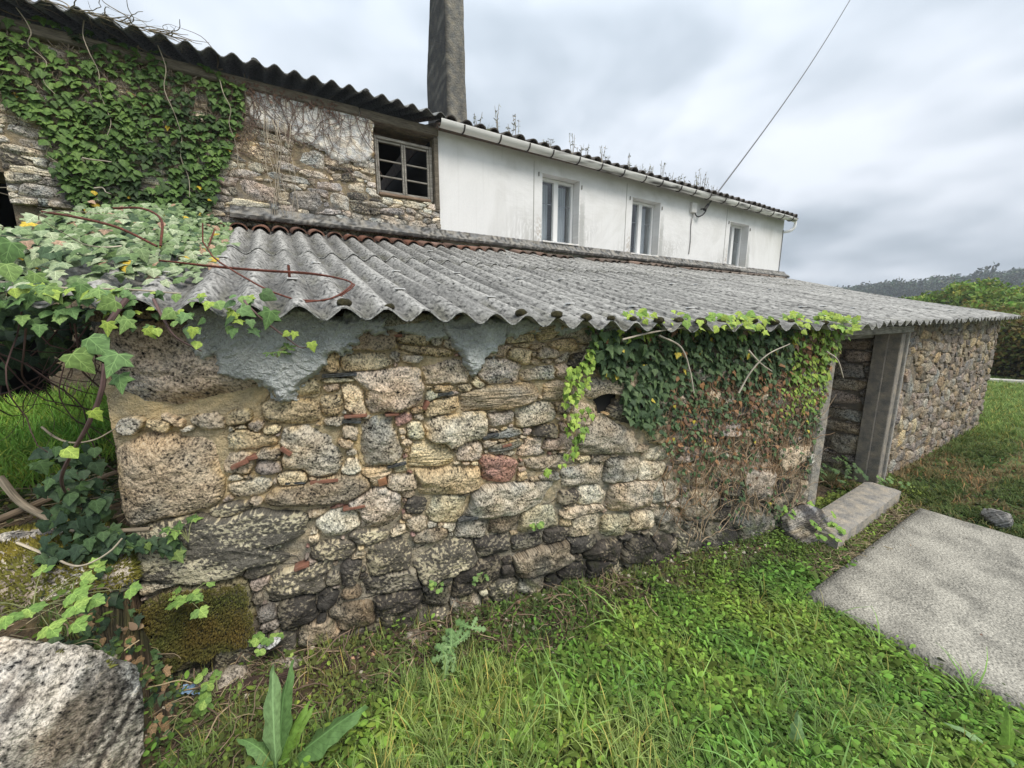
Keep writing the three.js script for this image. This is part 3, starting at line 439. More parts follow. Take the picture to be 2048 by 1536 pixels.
{ // corrugated sheets in two rows, each sheet a piece
  const r = rng(77);
  function corrugated(s0, s1, nA, nB, lift, seed) {   // nA, nB: functions of s for the lower and upper edge
    const per = 9, nu = Math.round(((s1 - s0) / P0) * per), nv = 14, top = [], th = 0.0075, jit = (r() - 0.5) * 0.006, uo = r() * 5, vo = r() * 5, shade = 0.86 + 0.22 * r();
    const f = (i, j, d) => { const s = s0 + (s1 - s0) * i / nu, a = nA(s) + 0.012 * pn(s * 9, seed) + 0.006 * pn(s * 40, seed), n = lerp(a, nB(s), j / nv); return [s, roofY(s, n) + wave(s) + lift + jit + 0.004 * pn(s * 5, n * 5 + seed) - d, -n]; };
    const col = (i, j, p) => { const w = wave(p[0]) / 0.0265, n = fb(p[0] * 2 + seed, p[2] * 2, 4), n2 = fb(p[0] * 12, p[2] * 6, 3), e = -p[2] - nA(p[0]); const run = ss(0.0, 0.4, fb(p[0] * 7 + seed, p[2] * 0.7, 3)); let k = shade * (0.43 + 0.16 * w + 0.18 * n) * (1 - 0.42 * run); const m = ss(0.1, 0.4, n2 - 0.2 * w - 0.1 + 0.25 * ss(0.3, 0.02, e)) * 0.5; return mix3([k * 1.04, k, k * 0.93], [0.16, 0.15, 0.08], m); };  // valley dirt, strengthened in colour so crests read light and valleys shaded
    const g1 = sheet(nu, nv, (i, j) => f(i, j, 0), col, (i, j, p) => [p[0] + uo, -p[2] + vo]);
    const g2 = sheet(nu, nv, (i, j) => f(nu - i, j, th), (i, j, p) => [0.5, 0.5, 0.48], (i, j, p) => [p[0], p[2]]);
    const g3 = sheet(nu, 1, (i, j) => f(i, 0, j ? 0 : th), () => [0.55, 0.55, 0.53], (i, j, p) => [p[0], p[1]]);
    return mergeGeometries([g1, g2, g3]);
  }
  const joint = (s) => 3.72 + 0.03 * Math.sin(s * 1.3), top = () => 5.16;
  for (let k = 0; k < 11; k++) {
    const s0 = -0.9 + k * 6 * P0, s1 = Math.min(s0 + 6 * P0 + P0 * 0.42, 10.7);
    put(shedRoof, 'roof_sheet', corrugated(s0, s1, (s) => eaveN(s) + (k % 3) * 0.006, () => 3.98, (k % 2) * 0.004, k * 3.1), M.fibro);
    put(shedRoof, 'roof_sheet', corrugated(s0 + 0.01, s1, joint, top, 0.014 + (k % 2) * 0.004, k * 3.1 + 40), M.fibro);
  }
  // clips that hold the sheets, moss on the lower ends of the crests
  const crest = (k) => 0.07 + k * P0;
  for (let row = 0; row < 3; row++) for (let k = -3 + row; k < 58; k += 3) {
    if (r() < 0.3) continue; const s = crest(k), n = [eaveN(s) + 0.5, 3.05, 4.3][row] + (r() - 0.5) * 0.2;
    const g = box(-0.026, 0.026, -0.004, 0.004, -0.022, 0.022, 0.003), p = g.attributes.position; for (let i = 0; i < p.count; i++) p.setY(i, p.getY(i) - 14 * p.getX(i) ** 2);
    g.rotateY(r() - 0.5).translate(s, roofY(s, n) + 0.0265 + 0.008 + (n > 3.7 ? 0.02 : 0.003), -n); put(shedRoof, 'roof_clip', g, std({ color: rgb(0.62, 0.62, 0.6) }));
  }
  for (let k = 1; k < 21; k++) {
    if (r() < 0.2) continue; const s = crest(k) + (r() - 0.5) * 0.05, n = eaveN(s) + 0.02 + r() * 0.04, R = 0.018 + r() * 0.016;
    const g = new THREE.IcosahedronGeometry(R, 3), p = g.attributes.position;
    for (let i = 0; i < p.count; i++) { const q = 1 + 0.35 * fb(p.getX(i) * 60 + k, p.getY(i) * 60 + p.getZ(i) * 40, 3); p.setXYZ(i, p.getX(i) * q * 1.1, p.getY(i) * q * 0.75, p.getZ(i) * q * 1.1); }
    const mg = mergeVertices(g.deleteAttribute('normal') && g, 1e-5); mg.computeVertexNormals(); mg.translate(s, roofY(s, n) + wave(s) + 0.004, -n); put(shedRoof, 'moss_clump', paint(mg, (x, y, z) => { const q = 0.7 + 0.6 * pn(x * 90, z * 90); return [0.2 * q, 0.18 * q, 0.07 * q]; }), M.moss);
  }
  // one curved clay tile on each crest along the top
  for (let k = -3; k < 60; k++) {
    if (k > 8 && r() < (k - 8) * 0.012) continue;
    const s = crest(k) + (r() - 0.5) * 0.02, len = 0.3 + r() * 0.1, n0 = 4.86 + (r() - 0.5) * 0.07, yaw = (r() - 0.5) * 0.12, R = 0.082;
    const arc = (d) => (i, j) => { const a = Math.PI * (0.06 + 0.88 * i / 10), q = (R - 0.013 * j - d) * (1 + 0.03 * pn(i * 2, k)), z = j * len; return [Math.cos(Math.PI - a) * q, Math.sin(a) * q * 0.86, -z]; };
    const parts = [sheet(10, 2, (i, j) => arc(0)(i, j / 2 * 1)), sheet(10, 2, (i, j) => arc(0.014)(10 - i, j / 2)), sheet(10, 1, (i, j) => arc(j ? 0 : 0.014)(i, 0))];
    const g = mergeGeometries(parts); g.rotateX(0.22 + (r() - 0.5) * 0.06).rotateY(yaw).translate(s, roofY(s, n0) + 0.008 + (r() - 0.5) * 0.012, -n0);
    const far = ss(5, 24, k), t = r(), base = mix3(mix3([0.44, 0.18, 0.105], [0.3, 0.18, 0.14], t), [0.3, 0.26, 0.22], far * 0.7 + 0.25 * r()), b = 0.7 + 0.6 * r();
    put(shedRoof, 'roof_tile', paint(g, (x, y, z) => { const q = b * (0.85 + 0.5 * pn(x * 20 + k, z * 20)); return base.map((c) => c * q); }), M.clay);
  }
}
// ---------- the two houses ----------
const FN = 5.24;
const stoneHouse = thing('old_stone_house', 'old stone house with ivy, a rotten window and a wavy corrugated roof', 'house', 'H', [0, 0, -8]);
const whiteHouse = thing('white_house', 'white rendered house with three upstairs windows and a white gutter', 'house', 'H', [6.5, 0, -8]);
function wallWithHoles(x0, x1, y0, y1, holes, depth, n) {
  const sh = new THREE.Shape(); sh.moveTo(x0, y0); sh.lineTo(x1, y0); sh.lineTo(x1, y1); sh.lineTo(x0, y1);
  for (const h of holes) { const p = new THREE.Path(); p.moveTo(h[0], h[2]); p.lineTo(h[0], h[3]); p.lineTo(h[1], h[3]); p.lineTo(h[1], h[2]); sh.holes.push(p); }
  const g = new THREE.ExtrudeGeometry(sh, { depth, bevelEnabled: false }); g.translate(0, 0, -n - depth); return g;
}
{ // old stone house: s from -5 to 1.97
  const S0 = -2.6, W = 4.57, Y0 = 2.86, H = 1.5;
  const win = [1.17, 1.9, 3.4, 4.18];
  put(stoneHouse, 'wall', boxUV(wallWithHoles(-6, 1.965, -0.3, 4.32, [win, [-2.95, -1.93, -0.2, 3.12]], 0.45, FN + 0.06)), std({ map: sandy, bumpMap: sandyB, bumpScale: 0.02, color: rgb(0.36, 0.29, 0.2) }));
  const inside = (s, y) => s > -1.93 && !(s > win[0] - 0.02 && y > win[2] - 0.02) && y < 4.3;
  const plaster = [[-0.2, 4.3], [-0.1, 3.95], [0.1, 3.86], [0.35, 3.78], [0.62, 3.74], [0.8, 3.64], [1.0, 3.7], [1.15, 3.8], [1.15, 4.3]];
  const tone = (x, y, r, st) => { const q = r(), low = ss(0.75, 0.1, y + 0.25 * fb(x * 2, y * 2, 3)); return r() < low * 0.75 ? 'QKXGUQG'[Math.floor(q * 7)] : 'OTPYGLFOCT'[Math.floor(q * 10)]; };
  const stainAndTone = (c, x, y) => { const n = fb(x * 2.4, y * 3, 4), n2 = fb(x * 11, y * 11, 3), low = ss(0.8, 0.05, y + 0.3 * n); let k = lerp(1.05, 0.55, low * ss(-0.4, 0.2, n2 + n)) * lerp(1, 0.6, ss(1.3, 1.45, y)); const gr = c.map((q) => lerp(q, (c[0] + c[1] + c[2]) / 3, 0.3)); return mix3(gr.map((q) => q * k * 1.3), [0.75, 0.73, 0.68], 0.55 * low * ss(0.05, 0.3, n2) + 0.25 * ss(0, 0.3, n)); };  // also darker towards the top of the wall
  const opt = { seed: 41, fills: 700, minR: 0.0125, maxR: 0.048, asp: 3, tone, stainAndTone, prot: (st, r) => -0.004 + r() * 0.018, gap: 0.003 };
  const given = [['O', -0.05, 3.6, 0.34, 0.16], ['G', 0.42, 3.66, 0.36, 0.24], ['W', 0.1, 3.7, 0.28, 0.1], ['Q', 0.36, 3.2, 0.36, 0.2], ['G', 0.72, 3.24, 0.24, 0.18], ['U', -0.1, 3.24, 0.4, 0.22], ['O', 0.92, 3.44, 0.22, 0.12], ['C', 1.42, 3.33, 0.12, 0.07], ['C', 1.8, 3.27, 0.12, 0.07], ['L', 0.55, 3.02, 0.3, 0.09], ['G', 1.15, 3.05, 0.24, 0.12], ['K', 0.75, 3.6, 0.3, 0.05], ['Q', -1.0, 3.0, 0.4, 0.14], ['T', -1.72, 3.45, 0.3, 0.1], ['O', -1.78, 3.3, 0.26, 0.08], ['C', -1.75, 3.15, 0.3, 0.07], ['G', -1.7, 2.98, 0.35, 0.12]].map((q) => ({ t: q[0], x: q[1] - S0, y: q[2] - Y0, w: q[3], h: q[4], a: 0 }));
  const Lh = layout(W, H, 0.0095, given, (x, y) => inside(x + S0, y + Y0) && !(x + S0 > -0.2 && polyDist(plaster, x + S0, y + Y0) + 0.1 * fb(x * 4, y * 4, 3) > 0.03), opt);
  const m = new THREE.Matrix4().makeTranslation(S0, Y0, -FN);
  const bed = sheet(Math.floor(W / 0.025), Math.floor(H / 0.025), (i, j) => { const x = i * 0.025, y = j * 0.025; return inside(x + S0, y + Y0) ? [x, y, -0.014 + 0.02 * fb(x * 9, y * 9, 4)] : null; }, (i, j, p) => mix3([0.62, 0.5, 0.32], [0.3, 0.28, 0.25], ss(0.7, 0.1, p[1] + 0.4 * fb(p[0] * 3, p[1] * 3, 3))));
  put(stoneHouse, 'mortar', bed.applyMatrix4(m), M.mortar);
  masonry(Lh, opt, m, stoneHouse, 230);
  const c = 0.012, pg = sheet(Math.ceil(1.5 / c), Math.ceil(0.75 / c), (i, j) => {
    const x = -0.3 + i * c, y = 3.58 + j * c, d = polyDist(plaster, x, y) + 0.1 * fb((x - S0) * 4, (y - Y0) * 4, 3) + 0.03 * fb(x * 16, y * 16, 3); if (d < 0.0 || x > 1.168 || y > 4.3) return null;
    return [x, y, -FN + 0.012 + 0.028 * ss(0, 0.05, d) + 0.012 * fb(x * 6, y * 6, 3)];
  }, (i, j, p) => { const n = fb(p[0] * 4, p[1] * 4, 4), n2 = fb(p[0] * 14, p[1] * 14, 3), k = 1.38 + 0.2 * n; return mix3([k, k * 0.98, k * 0.92], [0.8, 0.6, 0.36], ss(0.12, 0.4, n + n2 * 0.6) * 0.5 + 0.7 * ss(1.06, 1.15, p[0]) * ss(0.05, 0.2, n2 + 0.2)); });
  put(stoneHouse, 'plaster', pg, M.mortar);
  // rotten casement window: frame, two sashes with three panes each
  const w0 = win[0], w1 = win[1], y0 = win[2], y1 = win[3] - 0.05, z = -FN - 0.07, G = M.greyWood;
  const wf = sub(stoneHouse, 'window');
  put(wf, 'frame', box(w0, w0 + 0.022, y0, y1 - 0.05, z - 0.05, z + 0.03), G); put(wf, 'frame', box(w1 - 0.04, w1, y0, y1 - 0.05, z - 0.05, z + 0.03), G);
  put(wf, 'sill', box(w0 + 0.023, w1 - 0.041, y0, y0 + 0.03, z - 0.05, z + 0.045), std({ map: woodT, color: rgb(0.42, 0.3, 0.22) })); put(wf, 'frame', box(w0 + 0.023, w1 - 0.041, y1 - 0.085, y1 - 0.05, z - 0.05, z + 0.03), G);
  const mid = (w0 + 0.023 + w1 - 0.041) / 2;
  for (const [a, b] of [[w0 + 0.024, mid - 0.002], [mid + 0.002, w1 - 0.042]]) {
    put(wf, 'sash_stile', box(a, a + 0.026, y0 + 0.031, y1 - 0.086, z - 0.02, z + 0.018), G); put(wf, 'sash_stile', box(b - 0.026, b, y0 + 0.031, y1 - 0.086, z - 0.02, z + 0.018), G);
    for (const q of [0.034, 0.22, 0.405]) put(wf, 'sash_rail', box(a + 0.027, b - 0.027, y0 + q, y0 + q + (q < 0.1 ? 0.028 : 0.018), z - 0.012, z + 0.012), G);
    put(wf, 'sash_rail', box(a + 0.027, b - 0.027, y1 - 0.112, y1 - 0.087, z - 0.012, z + 0.012), G);
  }
  put(wf, 'added_dark_board', box(1.884, 1.899, 3.41, 4.17, -FN - 0.5, -FN - 0.11, 0.004), M.dark); put(wf, 'post', box(w1 + 0.003, w1 + 0.063, 3.3, 4.185, -FN - 0.05, -FN + 0.03, 0.01), M.wood);  // black board added over the lit window reveal to keep it dark
  put(stoneHouse, 'lintel', box(1.0, 1.965, 4.19, 4.3, -FN - 0.2, -FN + 0.05, 0.02), M.wood);
  const st2 = new THREE.Shape(); // eave boards
  put(stoneHouse, 'eave_beam', box(-6, 1.0, 4.2, 4.3, -FN - 0.1, -FN + 0.06, 0.02), M.wood);
  // corrugated roof with a sagging edge
  const rs = sub(stoneHouse, 'roof'), per = 8;
  for (let k = 0; k < 7; k++) {
    const s0 = -5.3 + k * 6 * P0, s1 = Math.min(s0 + 6 * P0 + 0.06, 2.0), nu = Math.round((s1 - s0) / P0 * per), lift = (k % 2) * 0.012;
    const f = (d) => (i, j) => { const s = s0 + (s1 - s0) * i / nu, n = 5.0 + j * 0.93; return [s, 4.375 + 0.02 * pn(s * 1.3, 3) + lift + (n - 5) * 0.34 + 0.03 * Math.cos(6.2832 * s / P0) - d, -n]; };
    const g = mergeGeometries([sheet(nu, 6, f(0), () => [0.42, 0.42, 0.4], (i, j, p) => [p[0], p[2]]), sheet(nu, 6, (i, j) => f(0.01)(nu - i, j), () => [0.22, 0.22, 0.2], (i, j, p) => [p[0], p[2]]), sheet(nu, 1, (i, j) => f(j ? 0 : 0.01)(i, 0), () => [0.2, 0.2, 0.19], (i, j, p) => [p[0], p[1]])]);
    put(rs, 'roof_sheet', g, M.fibro);
  }
  put(stoneHouse, 'side_wall', box(1.93, 1.962, 2.3, 4.3, -9.98, -FN - 0.52, 0.005), M.dark); put(stoneHouse, 'added_ceiling', box(-5.6, 1.7, 4.2, 4.24, -9.98, -FN - 0.55, 0.005), M.dark); put(stoneHouse, 'rear_wall', box(-6, 1.96, -0.3, 4.3, -10.4, -10, 0.01), M.dark);  // ceiling and the first side wall added in black to keep the room dark
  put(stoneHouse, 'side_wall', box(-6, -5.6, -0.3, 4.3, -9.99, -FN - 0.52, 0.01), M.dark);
}
{ // white house
  const W0 = 1.97, W1 = 10.92, wins = [[3.64, 4.38, 3.05, 4.06], [5.61, 6.36, 3.02, 4.0], [8.66, 9.4, 2.99, 3.94]];
  const renderT = texture(2048, (u, v) => {
    const s = W0 + u * (W1 - W0), y = 2.7 + v * 1.8, n = fb(s * 3, y * 5, 4), n2 = fb(s * 30, y * 22, 4), st = fb(s * 26, y * 1.6, 4), g = wn(u * 2048, v * 512, 512);
    let k = 0.83 + 0.04 * n + (g - 0.5) * 0.06, c = [k, k * 0.995, k * 0.985];
    const low = ss(0.6, 0.0, y - 2.98) * (0.55 + 0.45 * ss(3.5, 2.2, s));
    c = mix3(c, [0.3, 0.29, 0.26], cl(low * ss(-0.35, 0.15, n2 + st * 0.6)) * 0.9);
    c = mix3(c, [0.5, 0.49, 0.45], ss(3.9, 4.2, y + 0.15 * n - 0.25 * ss(3.4, 2, s)) * 0.6 + ss(-0.1, 0.4, fb(s * 2.2, y * 2.5, 4)) * 0.2 + ss(0.1, 0.5, st) * 0.1);
    for (const w of wins) {                           // bare grey patches where the paint has come off beside the windows
      const d = Math.abs(s - w[1] - 0.07) + 0.05 * n2; c = mix3(c, [0.5, 0.5, 0.48], ss(0.07, 0.03, d) * ss(w[3] - 0.1, w[3] - 0.6, y - 0.2 * n) * ss(-0.4, -0.1, n2 + 0.15));
      const e = Math.abs(s - w[0] + 0.06) + 0.04 * n2; c = mix3(c, [0.58, 0.52, 0.46], ss(0.07, 0.02, e) * ss(3.6, 3.05, y) * ss(-0.1, 0.15, n2));
      if (s > w[0] - 0.1 && s < w[1] + 0.1) c = mix3(c, [0.52, 0.42, 0.35], ss(0.14, 0.02, w[2] - y) * ss(0, 0.12, w[2] - y + 0.02) * ss(0.0, 0.16, n2) * 0.8);
    }
    const m = Math.abs(s - 7.33); c = mix3(c, [0.5, 0.17, 0.1], ss(0.09, 0.03, m) * ss(3.25, 3.1, y) * ss(-0.05, 0.12, fb(s * 34, y * 6, 3)) * 0.7);
    return c;
  }, true, 512);
  renderT.wrapS = renderT.wrapT = THREE.ClampToEdgeWrapping;
  const g = wallWithHoles(W0, W1, -0.3, 4.3, wins, 0.35, FN), p = g.attributes.position, uv = g.attributes.uv;
  for (let i = 0; i < p.count; i++) uv.setXY(i, cl((p.getX(i) - W0) / (W1 - W0), 0.001, 0.999), cl((p.getY(i) - 2.7) / 1.8, 0.01, 0.99));
  const plain = std({ map: rep(sandy.clone(), 0.7), bumpMap: sandyB, bumpScale: 0.003, color: rgb(1.25, 1.22, 1.17) });
  put(whiteHouse, 'wall', g, [std({ map: renderT, bumpMap: rep(fibroB.clone(), 1.1), bumpScale: 0.004 }), std({ map: renderT })]);
  put(whiteHouse, 'side_wall', box(W1 - 0.35, W1, -0.3, 4.28, -10, -FN - 0.355, 0.006), plain);
  put(whiteHouse, 'side_wall', box(W0, W0 + 0.2, -0.3, 4.28, -10, -FN - 0.355, 0.006), plain);
  put(whiteHouse, 'rear_wall', box(W0, W1, -0.3, 4.28, -10.4, -10.005, 0.006), plain);
  put(whiteHouse, 'floor', box(W0 + 0.21, W1 - 0.36, 2.55, 2.7, -9.99, -FN - 0.36, 0.006), M.wood);
  // raised plaster surrounds to the left of each window
  wins.forEach((w, i) => {
    const x0 = w[0] - 0.15, t = put(whiteHouse, 'plaster_groove', box(x0 - 0.012, x0, 2.93, 4.2, -FN - 0.004, -FN + 0.006, 0.003), std({ color: rgb(0.42, 0.41, 0.39) }));
    for (const [k, dy] of [[w[0] - 0.07, 0], [w[1] + 0.04, 0.06]]) put(whiteHouse, 'shutter_hook', box(k - 0.008, k + 0.008, w[3] - 0.06 - dy, w[3] - dy, -FN - 0.002, -FN + 0.018, 0.003), std({ color: rgb(0.3, 0.29, 0.27) }));
    const wd = sub(whiteHouse, 'window'), z = -FN - 0.15, pv = std({ color: rgb(0.83, 0.83, 0.82), roughness: 0.4 });
    const a = w[0] + 0.004, b = w[1] - 0.004, y0 = w[2] + 0.004, y1 = w[3] - 0.004, m = (a + b) / 2, t1 = 0.045;
    put(wd, 'frame', box(a, a + t1, y0, y1, z - 0.06, z), pv); put(wd, 'frame', box(b - t1, b, y0, y1, z - 0.06, z), pv);
    put(wd, 'frame', box(a + t1, b - t1, y1 - t1, y1, z - 0.06, z), pv); put(wd, 'frame', box(a + t1, b - t1, y0, y0 + t1, z - 0.06, z), pv);
    put(wd, 'mullion', box(m - 0.045, m + 0.045, y0 + t1, y1 - t1, z - 0.05, z + 0.008), pv);
    put(wd, 'sill', box(w[0], w[1], w[2] - 0.0, w[2] + 0.025, -FN - 0.145, -FN + 0.03, 0.006), plain);
    const gl = new THREE.MeshPhysicalMaterial({ color: rgb(0.86, 0.9, 0.92), transmission: 1, roughness: 0.02, ior: 1.9 });
    for (const [q, e] of [[a + t1 + 0.001, m - 0.046], [m + 0.046, b - t1 - 0.001]]) {
      put(wd, 'pane', new THREE.PlaneGeometry(e - q, y1 - y0 - 2 * t1 - 0.002).translate((q + e) / 2, (y0 + y1) / 2, z - 0.03), gl);
      put(wd, 'glazing_bar', box(q, e, (y0 + y1) / 2 + 0.12, (y0 + y1) / 2 + 0.132, z - 0.04, z - 0.033, 0.002), std({ color: rgb(0.25, 0.25, 0.26) }));
      const cw = sheet(40, 2, (ii, j) => [lerp(q, e, ii / 40), lerp(y0 + t1, y1 - t1, j / 2), z - 0.16 + 0.012 * Math.sin(ii * 1.1 + i)]); put(wd, 'reflection_curtain', cw, std({ color: rgb(0.5, 0.52, 0.54), roughness: 1 }));  // curtain grey lightened to stand in for sky reflected in the panes
    }
  });
  // roof: a plain slope behind a row of tiles along the gutter
  const rf = sub(whiteHouse, 'roof'), r = rng(8);
  put(rf, 'roof_slope', boxUV(new THREE.ExtrudeGeometry((() => { const s = new THREE.Shape(); s.moveTo(5.06, 4.3); s.lineTo(7.8, 5.2); s.lineTo(10.5, 4.3); s.lineTo(10.4, 4.285); s.lineTo(5.06, 4.285); return s; })(), { depth: W1 - W0 + 0.2, bevelEnabled: false }).rotateY(Math.PI / 2).translate(W0 - 0.05, 0, 0)), std({ map: clayT, color: rgb(0.26, 0.2, 0.17) }));
  for (let k = 0; k < 44; k++) {
    const s = W0 + 0.1 + k * 0.205 + (r() - 0.5) * 0.02, R = 0.075 + r() * 0.012, len = 0.42, arc = (d) => (i, j) => { const a = Math.PI * i / 8, q = R - 0.01 * j - d; return [Math.cos(Math.PI - a) * q, Math.sin(a) * q * 0.9, -j * len / 2]; };
    const tg = mergeGeometries([sheet(8, 2, arc(0)), sheet(8, 2, (i, j) => arc(0.014)(8 - i, j)), sheet(8, 1, (i, j) => arc(j ? 0 : 0.014)(i, 0))]); tg.rotateX(0.3 + (r() - 0.5) * 0.1).rotateY((r() - 0.5) * 0.14).translate(s, 4.31 - (k / 44) * 0.06 + (r() - 0.5) * 0.014, -4.99);
    const q = 0.55 + 0.6 * r(); put(rf, 'roof_tile', paint(tg, (x, y, z) => [0.19 * q, 0.17 * q, 0.155 * q]), M.clay);
  }
  // chimney: a tall thin slab, wider at the foot and cut back at the top
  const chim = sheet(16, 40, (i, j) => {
    const y = 4.2 + j * 0.066, fl = 0.16 * Math.exp(-(y - 4.3) * 3.2), c = i / 16 * 4, k = Math.floor(Math.min(c, 3.999)), f = c - k, cut = Math.max(0, y - 5.75) * 0.28;
    const x0 = 2.42 - fl * 0.25, x1 = 2.72 + fl * 1.2, n0 = 6.0, n1 = 6.86 - cut, cn = [[x0, n1], [x0, n0], [x1, n0], [x1, n1], [x0, n1]];
    const x = lerp(cn[k][0], cn[k + 1][0], f), n = lerp(cn[k][1], cn[k + 1][1], f); return [x + 0.012 * fb(y * 4, n * 4 + x * 3, 3), y, -n + 0.012 * fb(y * 4 + 9, x * 8, 3)];
  }, (i, j, p) => { const leftFace = i <= 4, n = fb(p[0] * 5 + p[2] * 5, p[1] * 1.2, 4), n2 = fb(p[0] * 14 + p[2] * 9, p[1] * 7, 3); let k = leftFace ? 0.085 + 0.07 * n : 0.34 + 0.14 * n; k *= 1 + 0.5 * n2; return mix3([k * 1.05, k, k * 0.88], [0.42, 0.4, 0.33], ss(0.1, 0.35, n2 + (leftFace ? 0.5 * n + 0.3 * ss(5.0, 4.6, p[1]) : 0.1)) * (leftFace ? 0.45 : 0.3)); }, (i, j, p) => [p[0] + p[2], p[1]]);  // left face coloured darker: part its own tone, part painted shade
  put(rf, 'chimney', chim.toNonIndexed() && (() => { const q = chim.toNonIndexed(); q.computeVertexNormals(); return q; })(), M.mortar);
  put(rf, 'chimney_cap', box(2.42, 2.72, 6.82, 6.88, -6.55, -6.0, 0.01), M.concrete);
  // gutter on iron brackets, with an elbow back to the wall at the far end
  const gy = (s) => lerp(4.285, 4.205, (s - 1.93) / 9.1), nu = 60, half = (d) => (i, j) => { const s = 1.93 + (11.02 - 1.93) * i / nu, a = Math.PI * j / 10, q = 0.072 - d; return [s, gy(s) + 0.03 - Math.sin(a) * q, -5.1 + 0.045 + Math.cos(a) * q]; };
  const gcol = (i, j, p) => { const n = fb(p[0] * 2.2, p[1] * 20, 4), n2 = fb(p[0] * 9, p[2] * 30 + p[1] * 30, 3); return mix3([0.8, 0.79, 0.75], [0.1, 0.095, 0.085], ss(0.0, 0.22, n + n2 * 0.6 - 0.06) * ss(2.9, 4.6, p[0]) * 0.9 + 0.12 * ss(0, 0.3, n2)); };
  const gut = mergeGeometries([sheet(nu, 10, (i, j) => half(0)(i, 10 - j), gcol), sheet(nu, 10, half(0.004), gcol), sheet(nu, 1, (i, j) => { const s = 1.93 + 9.09 * i / nu; return [s, gy(s) + 0.03 + j * 0.008, -5.055 + 0.072]; }, gcol)]);
  const gm = std({ vertexColors: true, roughness: 0.55 });
  put(whiteHouse, 'gutter', gut, gm);
  for (let k = 0; k < 19; k++) { const s = 2.28 + k * 0.475 + (r() - 0.5) * 0.1, pts = []; for (let q = 0; q <= 8; q++) { const a = Math.PI * q / 8; pts.push([s, gy(s) + 0.03 - Math.sin(a) * 0.077, -5.055 + Math.cos(a) * 0.077]); } pts.push([s, gy(s) + 0.05, -5.2]); put(whiteHouse, 'gutter_bracket', tube(pts, 0.011, 20, 5), std({ color: rgb(0.07, 0.06, 0.055) })); }
  put(whiteHouse, 'downpipe', tube([[11.0, 4.2, -5.055], [11.05, 4.17, -5.055], [11.06, 4.05, -5.07], [11.02, 3.98, -5.12], [10.95, 3.96, -5.25]], 0.032, 30, 10), gm.clone());
  // electricity box and its cable
  put(whiteHouse, 'meter_box', box(7.22, 7.38, 3.94, 4.13, -FN + 0.001, -FN + 0.06, 0.012), std({ color: rgb(0.68, 0.67, 0.64), roughness: 0.6 }));
  put(whiteHouse, 'wall_cable', tube([[7.3, 3.94, -FN + 0.03], [7.29, 3.7, -FN + 0.012], [7.31, 3.4, -FN + 0.012], [7.29, 3.15, -FN + 0.012]], 0.009, 20, 5), std({ color: rgb(0.33, 0.32, 0.31) }));
  put(whiteHouse, 'wall_cable', tube([[7.36, 3.94, -FN + 0.03], [7.42, 3.88, -FN + 0.05], [7.52, 3.92, -FN + 0.1], [7.55, 4.02, -FN + 0.14], [7.5, 4.03, -FN + 0.05]], 0.013, 20, 5), std({ color: rgb(0.05, 0.05, 0.05) }));
  put(whiteHouse, 'wall_rail', tube([[W1 - 0.02, 4.0, -FN + 0.012], [W1 - 0.02, 2.95, -FN + 0.012]], 0.008, 4, 5), std({ color: rgb(0.2, 0.2, 0.2) }));
}
{ // weathered ledge along both fronts, above the shed roof
  const ledge = (s0, s1, who, seed) => {
    const nu = Math.round((s1 - s0) / 0.03), prof = [[FN - 0.005, 3.06], [FN - 0.02, 3.03], [FN - 0.05, 3.0], [FN - 0.09, 2.975], [FN - 0.125, 2.95], [FN - 0.14, 2.94], [FN - 0.14, 2.905], [FN - 0.12, 2.9], [FN, 2.93]];
    const g = sheet(nu, prof.length - 1, (i, j) => { const s = s0 + (s1 - s0) * i / nu, p = prof[prof.length - 1 - j], rough = 0.007 * fb(s * 22, j * 0.9 + seed, 4); return [s, p[1] - 0.012 * (s - 2) / 5 + rough - (s > 9 ? 0.02 : 0), -p[0] + rough]; }, (i, j, p) => { const n = fb(p[0] * 6, p[2] * 20 + p[1] * 9, 4), n2 = fb(p[0] * 22, p[2] * 40 + p[1] * 30, 3), k = 0.5 + 0.4 * n; return mix3([k, k * 0.97, k * 0.9], [0.1, 0.095, 0.085], ss(-0.05, 0.3, n2 + 0.5 * n + (j < 4 ? 0.3 : 0))); }, (i, j, p) => [p[0], p[1] * 1.4]);
    put(who, 'ledge', g, M.mortar);
  };
  ledge(-0.36, 1.965, stoneHouse, 3); ledge(1.97, 11.2, whiteHouse, 3);
}
// ---------- ground ----------
const toSN = (x, z) => [x * D[0] + z * D[1], x * N[0] + z * N[1]];          // z: forward
const fromSN = (s, n) => [s * D[0] + n * N[0], s * D[1] + n * N[1]];
const LD = [Math.cos(THL), Math.sin(THL)], LN = [-Math.sin(THL), Math.cos(THL)];
const toL = (x, z) => [(x - A[0]) * LD[0] + (z - A[1]) * LD[1], (x - A[0]) * LN[0] + (z - A[1]) * LN[1]];
const fromL = (u, o) => [A[0] + u * LD[0] + o * LN[0], A[1] + u * LD[1] + o * LN[1]];
function gh(x, z) {
  const [s] = toSN(x, z), [u, o] = toL(x, z);
  let y = lerp(0.06, -0.04, ss(-0.3, 2.6, s));
  y += 0.13 * ss(2.0, 1.1, z) * ss(2.4, 0.6, x);                               // a low bank where one stands
  y += 0.06 * ss(-0.4, -0.02, o) * ss(4.8, 4.2, u) * ss(0.1, 0.4, u);                             // earth piled against the wall
  const bank = 0.83 + 0.15 * cl(z - 1.5, -0.8, 2.2) + 0.03 * fb(x * 2, z * 2, 3);
  y = lerp(y, bank, ss(0.16, -0.08, u + 0.05 * fb(x * 4, z * 4, 2)) * ss(9, 4, -x));
  if (s > 2.7 && s < 5.5 && o < -0.7) y = Math.min(y, lerp(-0.05, y, ss(2.95, 2.75, s)));
  return y + 0.018 * fb(x * 3, z * 3, 3) + 0.008 * fb(x * 14, z * 14, 2);
}
